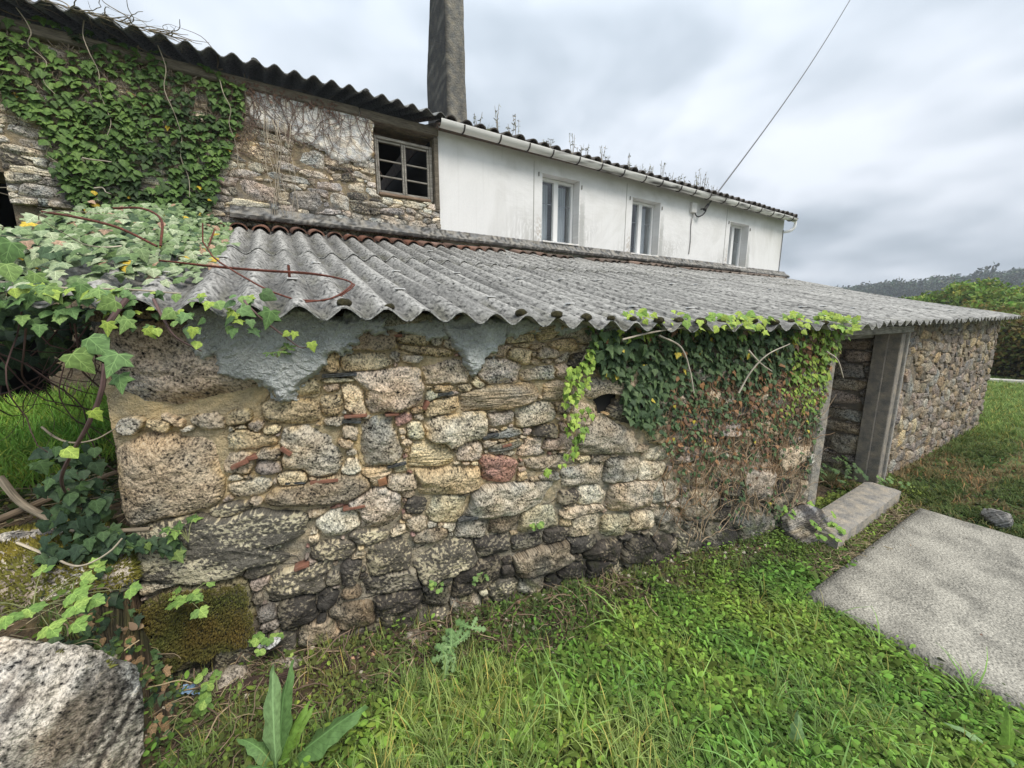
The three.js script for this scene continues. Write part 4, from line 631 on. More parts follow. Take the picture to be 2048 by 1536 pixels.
const G = (x, z, up = 0) => new THREE.Vector3(x, gh(x, z) + up, -z);
{
  const axis = (a, b, fine, far) => { const v = []; for (let x = a; x <= b + 1e-6; x += fine) v.push(x); let st = fine, x = b; while (x < far) { st *= 1.25; x += st; v.push(x); } let lo = a; st = fine; while (lo > -far) { st *= 1.25; lo -= st; v.unshift(lo); } return v; };
  const X = axis(-3.5, 6.5, 0.045, 900), Z = axis(0.3, 6.4, 0.045, 900);
  const g = sheet(X.length - 1, Z.length - 1, (i, j) => [X[i], gh(X[i], Z[j]), -Z[j]], (i, j, p) => {
    const x = p[0] + p[1] * 0.8, z = -p[2] + p[1] * 0.8, n = fb(x * 2, z * 2, 4), n2 = fb(x * 9, z * 9, 3), far = ss(5, 9, Math.hypot(x, z));
    let c = mix3([0.17, 0.12, 0.075], [0.1, 0.08, 0.045], ss(-0.3, 0.4, n2)); c = mix3(c, [0.1, 0.12, 0.03], ss(0.0, 0.4, n + n2 * 0.5) * 0.6);
    return mix3(c, [0.16, 0.24, 0.05], far);
  }, (i, j, p) => [p[0] + 0.7 * p[1], p[2] + 0.7 * p[1]]);
  const m = new THREE.Mesh(g, std({ map: soilT, bumpMap: soilB, bumpScale: 0.02, vertexColors: true })); m.name = 'ground'; kind(m, 'structure'); m.receiveShadow = true; scene.add(m);
}
{ // concrete slab with a ragged near edge, step in front of the door
  const g = sheet(60, 60, (i, j) => { let s = lerp(2.92, 5.36, i / 60), n = lerp(-1.6, 1.04, j / 60); const [x, z] = fromSN(s + (i === 0 ? 0.03 * fb(n * 5, 3, 3) : 0), n + (j === 60 ? 0.02 * fb(s * 5, 1, 3) : 0)); return [x, (i === 0 || j === 60 || i === 60 ? -0.06 : 0.018) + 0.006 * fb(x * 2, z * 2, 3), -z]; }, (i, j, p) => { const n = fb(p[0] * 2.2, p[2] * 2.2, 4), n2 = fb(p[0] * 8, p[2] * 8, 3), e = Math.min(i / 60, (60 - j) / 60) * 2, k = 0.6 + 0.16 * n - 0.26 * ss(0.0, 0.4, n + n2 * 0.5) - 0.22 * ss(0.16, 0.0, e + 0.1 * n2); return [k * 1.04, k, k * 0.9]; }, (i, j, p) => [p[0], p[2]]);
  const m = new THREE.Mesh(g, std({ map: pebble, bumpMap: pebbleB, bumpScale: 0.008, vertexColors: true })); m.name = 'concrete_slab'; kind(m, 'structure'); scene.add(m); m.receiveShadow = true;
  const st = thing('stone_step', 'long grey concrete step lying in front of the shed doorway', 'step', 'H', [4.6, -0.05, -1.3]);
  const b = new THREE.BoxGeometry(1.66, 0.19, 0.29, 40, 3, 6), p = b.attributes.position;
  for (let i = 0; i < p.count; i++) { const x = p.getX(i), y = p.getY(i), z = p.getZ(i), e = 0.008 * fb(x * 9, z * 20 + y * 20, 3); p.setXYZ(i, x + e, y + (y > 0.05 ? e - (Math.abs(z) > 0.14 ? 0.012 : 0) : 0), z + e); }
  b.computeVertexNormals(); boxUV(b); b.rotateY(0.03).translate(4.62, 0.0, -1.3);
  put(st, 'block', b, std({ map: sandy, bumpMap: sandyB, bumpScale: 0.01, color: rgb(0.6, 0.55, 0.47) }));
}

// ---------- boulders ----------
function boulder(name, label, frameAt, size, seed, mat, col, flat = 0.35, turn = 0) {
  const t = thing(name, label, 'boulder', 'W', frameAt), g = mergeVertices(new THREE.IcosahedronGeometry(1, 24).deleteAttribute('normal').deleteAttribute('uv'), 1e-5), p = g.attributes.position, r = rng(seed), pl = [];
  for (let k = 0; k < 9; k++) { const v = new THREE.Vector3(r() - 0.5, r() - 0.45, r() - 0.5).normalize(); pl.push([v, 0.5 + 0.35 * r()]); }
  const v = new THREE.Vector3();
  for (let i = 0; i < p.count; i++) {
    v.fromBufferAttribute(p, i); let d = 1; for (const q of pl) { const k = v.dot(q[0]); if (k > 0) d = Math.min(d, q[1] / k); }
    d = lerp(d, 1, flat) + 0.1 * fb(v.x * 2 + seed, v.y * 2 + v.z * 1.7, 4) + 0.05 * fb(v.x * 5 + seed, v.y * 14 + v.z * 5, 4) + 0.02 * fb(v.x * 22, v.y * 30 + v.z * 20 + seed, 3);
    p.setXYZ(i, v.x * d * size[0], v.y * d * size[1], v.z * d * size[2]);
  }
  g.rotateZ(flat * 0.2).rotateY(turn); g.computeVertexNormals(); { const uv = new Float32Array(p.count * 2); for (let i = 0; i < p.count; i++) uv.set([p.getX(i) * 0.77 - p.getZ(i) * 0.64, p.getY(i) * 0.75 - p.getX(i) * 0.375 - p.getZ(i) * 0.44], i * 2); g.setAttribute('uv', new THREE.BufferAttribute(uv, 2)); } g.translate(...frameAt); paint(g, col); put(t, 'rock', g, mat); t.rock = g; return t;
}
function mossOn(t, count, seed, where) {               // short moss fibres on the upper faces
  const g = t.rock, p = g.attributes.position, n = g.attributes.normal, r = rng(seed), list = [], cone = new THREE.ConeGeometry(0.003, 0.014, 3, 1, true).translate(0, 0.006, 0), up = new THREE.Vector3(0, 1, 0), q = new THREE.Quaternion(), b = t.base, idx = g.index.array, va = new THREE.Vector3(), vb = new THREE.Vector3(), vc = new THREE.Vector3(), nn = new THREE.Vector3();
  for (let i = 0; i < count * 6 && list.length < count; i++) {
    const f = Math.floor(r() * idx.length / 3) * 3, a = r(), c = r() * (1 - a); va.fromBufferAttribute(p, idx[f]); vb.fromBufferAttribute(p, idx[f + 1]); vc.fromBufferAttribute(p, idx[f + 2]);
    va.multiplyScalar(1 - a - c).addScaledVector(vb, a).addScaledVector(vc, c); nn.fromBufferAttribute(n, idx[f]);
    if (!where(va.x + b[0], va.y + b[1], va.z + b[2], nn)) continue;
    const k = cone.clone(), s = 0.9 + 1.1 * r(); k.scale(s, s, s); q.setFromUnitVectors(up, nn.clone().add(new THREE.Vector3(r() - 0.5, r() - 0.5, r() - 0.5)).normalize()); k.applyQuaternion(q).translate(va.x, va.y, va.z); const e = 0.65 + 0.7 * r(), w = fb((va.x + b[0]) * 5, (va.z + b[2]) * 5, 3);
    list.push(paint(k, [(0.2 + 0.14 * w) * e, (0.19 + 0.06 * w) * e, 0.035 * e]));
  }
  const mg = mergeGeometries(list); const m = new THREE.Mesh(mg, std({ vertexColors: true })); m.name = 'moss'; kind(m, 'stuff'); t.add(m);
}
{
  const pale = (x, y, z) => { const str = fb(x * 2, y * 26 + x * 5 + z * 6, 3); const n = fb(x * 4, y * 6 + z * 4, 4), n2 = fb(x * 12, y * 22 + z * 12, 3); return mix3(mix3([0.85, 0.78, 0.66], [0.5, 0.42, 0.33], ss(-0.2, 0.3, n)), [0.14, 0.13, 0.12], ss(0.05, 0.3, n2 + 0.4 * n + 0.5 * str)); };
  const back = boulder('mossy_boulder', 'broad boulder at the wall corner, striped with yellow green moss', [-2.2, 0.74, -1.42], [0.62, 0.25, 0.36], 4, M.granite, pale, 0.4, 0.35);
  mossOn(back, 16000, 6, (x, y, z, n) => n.y > -0.1 && fb(x * 1.4 + z * 1.2, y * 9 + z * 5 + x * 2.5 + 4, 3) + 0.25 * fb(x * 9, z * 9, 2) > -0.12);
  const front = boulder('pale_boulder', 'pale rough boulder standing lowest in the photo\'s left corner, below the mossy one', [-1.56, 0.5, -1.0], [0.27, 0.46, 0.3], 19, M.granite, (x, y, z) => { const q = fb(x * 5, y * 7 + z * 4, 4), k = fb(x * 17, y * 26 + z * 15, 4); return mix3(mix3([0.8, 0.73, 0.62], [0.36, 0.31, 0.25], ss(-0.1, 0.35, q + 0.6 * k)), [0.14, 0.12, 0.1], ss(0.08, 0.26, k + 0.5 * fb(x * 4 + 7, y * 4 + z * 3, 3))); }, 0.25, 0.2);
  mossOn(front, 13000, 9, (x, y, z, n) => x < -1.5 + 0.26 * fb(y * 5, z * 5, 3) && y < 0.8 + 0.25 * fb(x * 6, z * 6, 3) && n.z > -0.6);
  const [bx, bz] = fromL(4.62, -0.12); boulder('corner_boulder', 'grey boulder at the foot of the ivy covered wall beside the step', [bx, 0.03, -bz], [0.27, 0.26, 0.17], 33, M.schist, (x, y, z) => mix3([0.62, 0.56, 0.47], [0.14, 0.13, 0.12], ss(-0.1, 0.25, fb(x * 6, y * 9, 4))), 0.3, 0.4);
  boulder('edge_stone', 'small dark stone standing on the grass just past the far corner of the concrete slab', [4.52, 0.04, -3.32], [0.09, 0.12, 0.1], 51, M.granite, (x, y, z) => [0.4, 0.38, 0.35], 0.3, 0);
  for (const [u, o, y, s, k] of [[0.3, -0.12, 0.12, 0.11, 61], [0.56, -0.1, 0.1, 0.1, 62], [0.86, -0.14, 0.05, 0.1, 63], [1.2, -0.12, 0.05, 0.08, 64]]) { const [x, z] = fromL(u, o); boulder('footing_stone', ['rough stone under the mossy block', 'rounded brown stone right of the one under the mossy block', 'pinkish stone half buried at the foot of the wall', 'flat stone by the dead stems at the foot of the wall'][k - 61], [x, y, -z], [s * 1.2, s, s * 0.8], k, M.granite, (x, y, z) => mix3([0.6, 0.52, 0.42], [0.2, 0.17, 0.1], ss(-0.1, 0.3, fb(x * 9, y * 9, 3))), 0.3, 0.3); }
  const [cx, cz] = fromL(0.5, -0.11); boulder('white_stone', 'small white flake of stone below the moss covered block', [cx, 0.3, -cz], [0.055, 0.02, 0.03], 71, M.granite, () => [0.95, 0.94, 0.9], 0.2, 0.3);
}
// ---------- leaves ----------
function fanLeaf(right, fold = 0.2, droop = 0.15) {    // outline of the right half from the base to the tip; unit size, tip towards -y
  const o = [...right, ...right.slice(1, -1).reverse().map((p) => [-p[0], p[1]])], pos = [], uv = [], idx = [];
  const z = (x, y) => -fold * Math.abs(x) - droop * y * y, add = (x, y) => { pos.push(x, y, z(x, y)); uv.push(x + 0.5, y + 0.92); };
  const ends = [0, right[right.length - 1][1]]; add(0, -0.18); add(0, ends[1] * 0.6); o.forEach((p) => add(p[0], p[1]));
  const n = o.length, half = right.length - 1, cut = Math.floor(half * 0.62);
  for (let i = 0; i < n; i++) { const a = 2 + i, b = 2 + (i + 1) % n, up = i < cut || i >= n - cut; idx.push(up ? 0 : 1, b, a); }
  idx.push(0, 1, 2 + cut, 0, 2 + n - cut, 1); return geom(pos, idx, uv);
}
const IVY = [fanLeaf([[0, 0], [0.15, 0.12], [0.36, 0.1], [0.3, -0.08], [0.5, -0.29], [0.24, -0.37], [0.13, -0.62], [0, -0.9]], 0.25), fanLeaf([[0, 0], [0.18, 0.1], [0.4, 0.02], [0.33, -0.14], [0.44, -0.3], [0.26, -0.42], [0.15, -0.65], [0, -0.86]], 0.05, 0.3), fanLeaf([[0, 0], [0.2, 0.08], [0.4, -0.1], [0.42, -0.3], [0.26, -0.52], [0.12, -0.72], [0, -0.85]], 0.3, 0.1)];
const OVAL = fanLeaf([[0, 0], [0.16, -0.12], [0.24, -0.34], [0.22, -0.6], [0.12, -0.85], [0, -1]], 0.35, 0.25);
const ROUND = fanLeaf([[0, 0], [0.24, -0.1], [0.38, -0.34], [0.33, -0.62], [0.16, -0.82], [0, -0.84]], 0.25, 0.1);
const palette = (list, o = {}) => list.map((c) => new THREE.MeshPhysicalMaterial({ color: rgb(...c.map((q) => q / 0.62)), map: veinT, roughness: 0.62, specularIntensity: 0.6, ...o }));
const leafStuff = new THREE.MeshPhysicalMaterial({ color: 0xffffff, map: veinT, roughness: 0.62, specularIntensity: 0.6 });
function leafMatrix(L) {
  const z = L.n.clone().normalize(), y = L.d.clone().multiplyScalar(-1); y.addScaledVector(z, -y.dot(z)).normalize(); const x = new THREE.Vector3().crossVectors(y, z);
  return new THREE.Matrix4().makeBasis(x, y, z).scale(new THREE.Vector3(L.s * (L.w ?? 1), L.s, L.s)).setPosition(L.p);
}
function addLeaves(t, leaves, pal, single = 300, geos = IVY, name = 'leaf') {   // leaves in world space; those that show largest are parts, the rest one mass
  const inv = t.matrixWorld.copy(new THREE.Matrix4().compose(t.position, t.quaternion, t.scale)).clone().invert();
  leaves.forEach((l, i) => { l.rank = l.s / l.p.distanceTo(camera.position); l.g ??= i % geos.length; }); leaves.sort((a, b) => b.rank - a.rank);
  leaves.slice(0, single).forEach((l, i) => { const m = new THREE.Mesh(geos[l.g], pal[l.c]); m.name = i ? name + '_' + String(i).padStart(3, '0') : name; m.matrixAutoUpdate = true; inv.clone().multiply(leafMatrix(l)).decompose(m.position, m.quaternion, m.scale); m.castShadow = m.receiveShadow = true; t.add(m); });
  const rest = leaves.slice(single);
  geos.forEach((g, k) => { const q = rest.filter((l) => l.g === k); if (!q.length) return; const im = new THREE.InstancedMesh(g, leafStuff, q.length), r = rng(k + 5); q.forEach((l, i) => { im.setMatrixAt(i, inv.clone().multiply(leafMatrix(l))); const c = pal[l.c].color, b = 0.8 + 0.4 * r(); im.setColorAt(i, rgb(c.r * b, c.g * b, c.b * b)); }); im.name = k ? 'leaves_' + String(k).padStart(3, '0') : 'leaves'; kind(im, 'stuff'); im.castShadow = true; t.add(im); });
}
const V = (x, y, z) => new THREE.Vector3(x, y, z), PW = (p) => V(p[0], p[1], -p[2]);
const HP = (s, n, y) => V(s * D[0] + n * N[0], y, -(s * D[1] + n * N[1])), LP = (u, o, y) => { const [x, z] = fromL(u, o); return V(x, y, -z); };
const outH = V(-N[0], 0, N[1]), alongH = V(D[0], 0, -D[1]), outL = V(-LN[0], 0, LN[1]), alongL = V(LD[0], 0, -LD[1]), UP = V(0, 1, 0);
const wood = (c) => std({ map: woodT, color: rgb(...c.map((q) => q / 0.6)) });
function wander(t, r, start, dirs, n, len, rad, mat, name, drift) {   // many thin stems that creep over a wall: one mass
  const list = []; for (let k = 0; k < n; k++) { const p = start(r), pts = [p.clone()]; let d = dirs(r); const q = 5 + Math.floor(r() * 4), l = len * (0.5 + r()); for (let i = 0; i < q; i++) { d = d.clone().add(V(r() - 0.5, r() - 0.5, r() - 0.5).multiplyScalar(1.1)).normalize(); if (drift) d = drift(d, r); p.addScaledVector(d, l / q); pts.push(p.clone()); } const g = tube(pts, rad * (0.5 + r()), 14, 4, 0.4); list.push(g); }
  const g = mergeGeometries(list); g.translate(-t.position.x, -t.position.y, -t.position.z); const m = new THREE.Mesh(g, mat); m.name = name; kind(m, 'stuff'); t.add(m); m.castShadow = true;
}
function stem(t, pts, rad, mat, name = 'stem', taper = 0.5) { const g = tube(pts.map((p) => p.clone().sub(t.position)), rad, 24, 6, taper); const m = new THREE.Mesh(g, mat), k = t.children.filter((c) => c.name.replace(/_\d+$/, '') === name).length; m.name = k ? name + '_' + String(k).padStart(3, '0') : name; m.castShadow = true; t.add(m); return m; }
const jit = (r, v, k) => v.clone().add(V(r() - 0.5, r() - 0.5, r() - 0.5).multiplyScalar(k));
const DEADSTEM = wood([0.2, 0.16, 0.12]), PALESTEM = wood([0.42, 0.37, 0.29]), VINE = wood([0.12, 0.075, 0.07]), BROWNSTEM = wood([0.25, 0.16, 0.09]);

{ // ivy on the old house
  const t = thing('ivy', 'dark green ivy climbing the front of the old stone house under its roof edge', 'ivy', 'W', [HP(-1.1, 5.15, 2.8).x, 2.8, HP(-1.1, 5.15, 2.8).z]), r = rng(101), L = [];
  const poly = [[-2.0, 4.33], [-1.4, 4.36], [-0.7, 4.36], [-0.12, 4.28], [-0.2, 3.8], [-0.4, 3.3], [-0.45, 3.05], [-0.7, 2.88], [-1.42, 2.82], [-1.6, 3.1], [-1.68, 3.5], [-1.85, 3.75], [-2.0, 3.8]];
  const pal = palette([[0.055, 0.11, 0.025], [0.09, 0.17, 0.035], [0.14, 0.24, 0.05], [0.035, 0.065, 0.022], [0.45, 0.34, 0.03], [0.3, 0.18, 0.08]]);
  for (let i = 0; i < 9000 && L.length < 2000; i++) {
    const s = -2.05 + r() * 1.95, y = 2.8 + r() * 1.6, d = polyDist(poly, s, y) + 0.09 * fb(s * 5, y * 5, 3); if (d < 0) continue;
    const bare = 0.75 * ss(3.7, 4.15, y) * ss(-1.95, -1.5, s) * ss(-0.25, -0.5, s) + 0.9 * ss(0.12, 0.34, fb(s * 2.6 + 1, y * 3.4 + 8, 3)); if (r() < bare * 0.85) continue;
    const li = fb(s * 2.2 + 5, y * 2.2 + 2, 3) + 0.25 * ss(-0.9, -1.7, s) - 0.25 * ss(3.3, 2.9, y), q = r();
    const c = q < 0.003 + 0.03 * ss(3.3, 3.0, y) ? 4 : q < 0.012 ? 5 : li > 0.12 ? (r() < 0.5 ? 2 : 1) : li > -0.15 ? (r() < 0.6 ? 1 : 0) : (r() < 0.5 ? 0 : 3);
    L.push({ p: HP(s, FN - 0.03 - 0.05 * r(), y), n: jit(r, outH.clone().multiplyScalar(0.75).add(UP.clone().multiplyScalar(0.55)), 0.7), d: jit(r, V(0, -1, 0), 0.9), s: 0.05 + 0.045 * r(), c });
  }
  addLeaves(t, L, pal);
  const flat = (d) => { const o = d.dot(outH); return d.addScaledVector(outH, -o * 0.9); };
  wander(t, r, (q) => HP(-2 + q() * 1.95, FN - 0.04, 3.85 + q() * 0.5), (q) => V(q() - 0.5, -0.7, q() - 0.5), 260, 0.5, 0.0042, DEADSTEM, 'stems', flat);
  wander(t, r, (q) => HP(-2.3 + q() * 1.7, 5.0, 4.4), (q) => jit(q, alongH, 1.6), 110, 0.28, 0.0038, wood([0.3, 0.26, 0.2]), 'stems_001', (d) => { d.y *= 0.25; return d; });
  for (const [s, y, l] of [[-1.25, 4.4, 0.9], [-0.75, 4.36, 1.3], [-1.6, 4.36, 0.6], [-0.3, 4.2, 0.9]]) { const pts = []; for (let k = 0; k <= 7; k++) pts.push(HP(s + 0.025 * Math.sin(k * 2.3 + s * 9) + 0.02 * pn(k * 0.9, s * 7) + k * 0.012, FN - 0.1 - 0.03 * Math.sin(k), y - l * k / 7)); stem(t, pts, 0.0042, PALESTEM); }
}
{ // dead creeper over the plaster
  const t = thing('dead_creeper', 'leafless brown creeper stems hanging over the plaster left of the rotten window', 'creeper', 'W', [HP(0.4, 5.2, 3.2).x, 3.2, HP(0.4, 5.2, 3.2).z]), r = rng(103);
  const flat = (d) => { const o = d.dot(outH); return d.addScaledVector(outH, -o * 0.93); };
  wander(t, r, (q) => HP(-0.35 + q() * 1.45, FN - 0.055, 4.26 - 0.1 * q()), (q) => jit(q, V(0, -1, 0), 1.4), 95, 0.55, 0.0036, wood([0.16, 0.11, 0.09]), 'stems', flat);
  wander(t, r, (q) => HP(-0.35 + q() * 1.2, FN - 0.055, 4.0 - 0.7 * q()), (q) => jit(q, alongH, 1.6), 70, 0.4, 0.003, wood([0.2, 0.15, 0.12]), 'stems_001', flat);
  for (let k = 0; k < 9; k++) { const s = 0.02 + 0.24 * r(), pts = []; for (let i = 0; i <= 8; i++) pts.push(HP(s + 0.03 * Math.sin(i + k * 2), FN - 0.08 - 0.02 * Math.sin(i * 1.3 + k), 3.95 - i * 0.135)); stem(t, pts, 0.004, PALESTEM); }
  const L = []; for (let i = 0; i < 170; i++) L.push({ p: HP(-0.3 + 1.05 * r() ** 1.4, FN - 0.06, 4.27 - 0.16 * r() * r()), n: jit(r, outH, 1), d: jit(r, V(0, -1, 0), 1), s: 0.025 + 0.02 * r(), c: r() < 0.5 ? 0 : 1 });
  addLeaves(t, L, palette([[0.2, 0.12, 0.08], [0.13, 0.08, 0.055]]), 60);
}
{ // pale ivy heaped on the left end of the shed roof
  const b = HP(-0.8, 3.4, 2.0), t = thing('ivy', 'pale variegated ivy heaped over the left end of the corrugated shed roof', 'ivy', 'W', [b.x, b.y, b.z]), r = rng(107), L = [];
  const pal = palette([[0.28, 0.36, 0.19], [0.2, 0.29, 0.12], [0.13, 0.21, 0.07], [0.38, 0.45, 0.26], [0.55, 0.4, 0.04], [0.4, 0.27, 0.17], [0.06, 0.11, 0.045]]);
  const poly = [[-0.98, 2.15], [-1.45, 2.9], [-1.5, 4.4], [-1.4, 5.2], [-0.38, 5.2], [-0.3, 4.75], [-0.36, 4.2], [-0.26, 3.75], [-0.34, 3.1], [-0.3, 2.7], [-0.42, 2.2], [-0.7, 2.05]];
  const hgt = (s, n) => (0.05 + 0.17 * ss(0, 0.35, polyDist(poly, s, n))) * (0.8 + 0.5 * fb(s * 3, n * 3, 2));
  for (let i = 0; i < 12000 && L.length < 2500; i++) {
    const s = -1.55 + r() * 1.4, n = 2.0 + r() * 3.3, d = polyDist(poly, s, n) + 0.12 * fb(s * 5, n * 5, 3); if (d < 0) continue; if (d < 0.12 && r() < 0.5) continue;
    const hh = hgt(s, n) * (0.35 + 0.75 * r()), edge = ss(-0.9, -1.35, s), q = r();
    L.push({ p: HP(s, n, roofY(Math.max(s, -0.9), n) + hh - edge * 0.5 * r()), n: jit(r, UP.clone().addScaledVector(outH, 0.75).addScaledVector(alongH, -0.2), 1.0), d: jit(r, outH.clone().addScaledVector(UP, -0.5), 1.5), s: 0.042 + 0.05 * r() * r() + 0.01, c: q < 0.014 ? 4 : q < 0.06 ? 5 : q < 0.2 ? 6 : q < 0.4 ? 0 : q < 0.65 ? 1 : q < 0.86 ? 2 : 3 });
  }
  addLeaves(t, L, pal);
  wander(t, r, (q) => HP(-1.3 + q() * 0.9, 2.2 + q() * 2.8, 2.1 + q() * 0.5), (q) => jit(q, outH, 1.5), 45, 0.3, 0.003, PALESTEM, 'stems', (d) => { d.y *= 0.4; return d; });
  stem(t, [HP(-1.0, 2.25, 2.03), HP(-0.86, 2.14, 2.02), HP(-0.66, 2.06, 2.0), HP(-0.5, 2.05, 2.0), HP(-0.34, 2.06, 1.99)], 0.006, PALESTEM);
}
{ // trailing shoots of the same ivy at the corner: big leaves with pale veins
  const b = V(-1.4, 1.5, -1.3), t = thing('ivy', 'trailing ivy shoots with large pale veined leaves hanging off the roof corner', 'ivy', 'W', [b.x, b.y, b.z]), r = rng(109), L = [];
  const pal = palette([[0.13, 0.24, 0.075], [0.2, 0.32, 0.09], [0.3, 0.42, 0.07], [0.08, 0.15, 0.05]]);
  const vine = (pts, rad) => stem(t, pts.map(PW), rad, VINE, 'stem', 0.35);
  vine([[-1.39, 1.96, 1.42], [-1.39, 1.87, 1.34], [-1.38, 1.75, 1.3], [-1.39, 1.65, 1.28], [-1.46, 1.53, 1.28], [-1.56, 1.42, 1.3], [-1.69, 1.3, 1.36], [-1.85, 1.14, 1.5], [-2.0, 1.0, 1.62]], 0.009);
  vine([[-1.31, 1.96, 1.44], [-1.25, 1.89, 1.4], [-1.22, 1.83, 1.4], [-1.18, 1.79, 1.42], [-1.17, 1.77, 1.45]], 0.006);
  vine([[-1.06, 1.96, 1.56], [-1.01, 1.94, 1.5], [-0.95, 1.88, 1.5], [-0.89, 1.82, 1.52], [-0.85, 1.775, 1.55], [-0.8, 1.785, 1.53]], 0.0055);
  const big = [[-1.27, 1.78, 1.24, 0.1, 0], [-1.43, 1.78, 1.25, 0.1, 1], [-1.4, 1.83, 1.28, 0.1, 0], [-1.29, 1.71, 1.25, 0.08, 0], [-1.4, 1.59, 1.25, 0.055, 2], [-1.54, 1.45, 1.27, 0.062, 2], [-1.26, 1.89, 1.28, 0.066, 1], [-1.22, 1.86, 1.3, 0.05, 2], [-1.19, 1.86, 1.3, 0.037, 2], [-1.35, 1.88, 1.3, 0.06, 2], [-1.31, 1.95, 1.3, 0.076, 1], [-1.2, 1.92, 1.39, 0.061, 1], [-1.15, 1.91, 1.38, 0.054, 0], [-1.13, 1.86, 1.38, 0.05, 2], [-1.14, 1.81, 1.4, 0.042, 2], [-0.9, 1.92, 1.46, 0.091, 0], [-1.01, 1.93, 1.46, 0.068, 0], [-0.95, 1.99, 1.5, 0.07, 3], [-0.84, 1.84, 1.5, 0.04, 2], [-0.78, 1.8, 1.5, 0.05, 2], [-0.87, 1.84, 1.51, 0.035, 2], [-1.7, 2.05, 1.42, 0.08, 1], [-1.86, 2.17, 1.5, 0.12, 0], [-1.77, 2.08, 1.4, 0.08, 1], [-1.66, 1.98, 1.36, 0.075, 0], [-1.6, 2.0, 1.36, 0.08, 1], [-1.5, 2.01, 1.38, 0.08, 0], [-1.42, 1.99, 1.36, 0.07, 1]];
  for (const [x, y, z, s, c] of big) L.push({ p: V(x, y, -z), n: jit(r, V(0.5, 0.45, 1), 0.8), d: jit(r, V(0.1, -1, 0.2), 1.5), s: s * 0.95, c });
  for (let i = 0; i < 190; i++) { const s = -1.05 + r() * 0.95, e = r(); L.push({ p: HP(s, eaveN(s) + 0.02 - 0.06 * r(), eaveY(s) + 0.05 - 0.14 * e * e), n: jit(r, V(0.2, 0.8, 0.8), 1), d: jit(r, V(0, -1, 0.3), 1.2), s: 0.026 + 0.034 * r(), c: Math.floor(r() * 4) }); if (s > -0.45 && r() < 0.6) L.pop(); }
  addLeaves(t, L, pal);
}
{ // shaded ivy behind and below the corner
  const b = V(-1.9, 1.2, -1.7), t = thing('ivy', 'shaded blackish green ivy hanging beside the left corner of the shed', 'ivy', 'W', [b.x, b.y, b.z]), r = rng(113), L = [], L2 = [];
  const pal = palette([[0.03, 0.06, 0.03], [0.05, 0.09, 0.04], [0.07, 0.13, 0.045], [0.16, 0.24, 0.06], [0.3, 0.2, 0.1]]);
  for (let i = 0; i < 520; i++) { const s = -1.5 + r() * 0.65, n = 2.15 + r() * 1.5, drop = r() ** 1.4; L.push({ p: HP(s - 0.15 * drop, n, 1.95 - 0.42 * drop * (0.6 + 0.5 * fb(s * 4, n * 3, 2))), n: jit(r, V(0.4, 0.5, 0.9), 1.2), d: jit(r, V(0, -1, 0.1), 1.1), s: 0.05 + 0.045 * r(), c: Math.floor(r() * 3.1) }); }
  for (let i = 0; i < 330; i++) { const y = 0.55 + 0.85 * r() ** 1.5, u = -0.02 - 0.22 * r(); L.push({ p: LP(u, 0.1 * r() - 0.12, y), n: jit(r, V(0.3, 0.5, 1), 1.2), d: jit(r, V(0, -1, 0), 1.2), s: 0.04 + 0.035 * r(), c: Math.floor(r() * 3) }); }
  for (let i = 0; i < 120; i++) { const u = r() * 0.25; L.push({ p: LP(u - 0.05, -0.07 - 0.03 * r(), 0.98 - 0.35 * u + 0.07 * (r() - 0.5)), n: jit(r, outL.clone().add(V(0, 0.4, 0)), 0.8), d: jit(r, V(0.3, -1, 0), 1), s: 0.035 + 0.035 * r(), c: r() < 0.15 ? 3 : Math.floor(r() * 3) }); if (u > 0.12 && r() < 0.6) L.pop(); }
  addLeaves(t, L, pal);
  for (let i = 0; i < 130; i++) { const u = -0.06 + 0.22 * r(), o = -0.08 - 0.32 * r(), [x, z] = fromL(u, o); L2.push({ p: V(x, gh(x, z) + 0.02, -z), n: jit(r, V(0.7, 0.6, 0.5), 1), d: jit(r, V(0.3, -1, 0.3), 1), s: 0.03 + 0.03 * r(), c: r() < 0.3 ? 4 : Math.floor(r() * 3) }); }
  addLeaves(t, L2, pal, 0);
  wander(t, r, (q) => V(-1.75 - q() * 0.6, 1.95 - q() * 0.3, -(1.4 + q() * 0.7)), (q) => jit(q, V(-0.2, -1, 0), 1), 45, 0.6, 0.0032, VINE, 'stems');
}
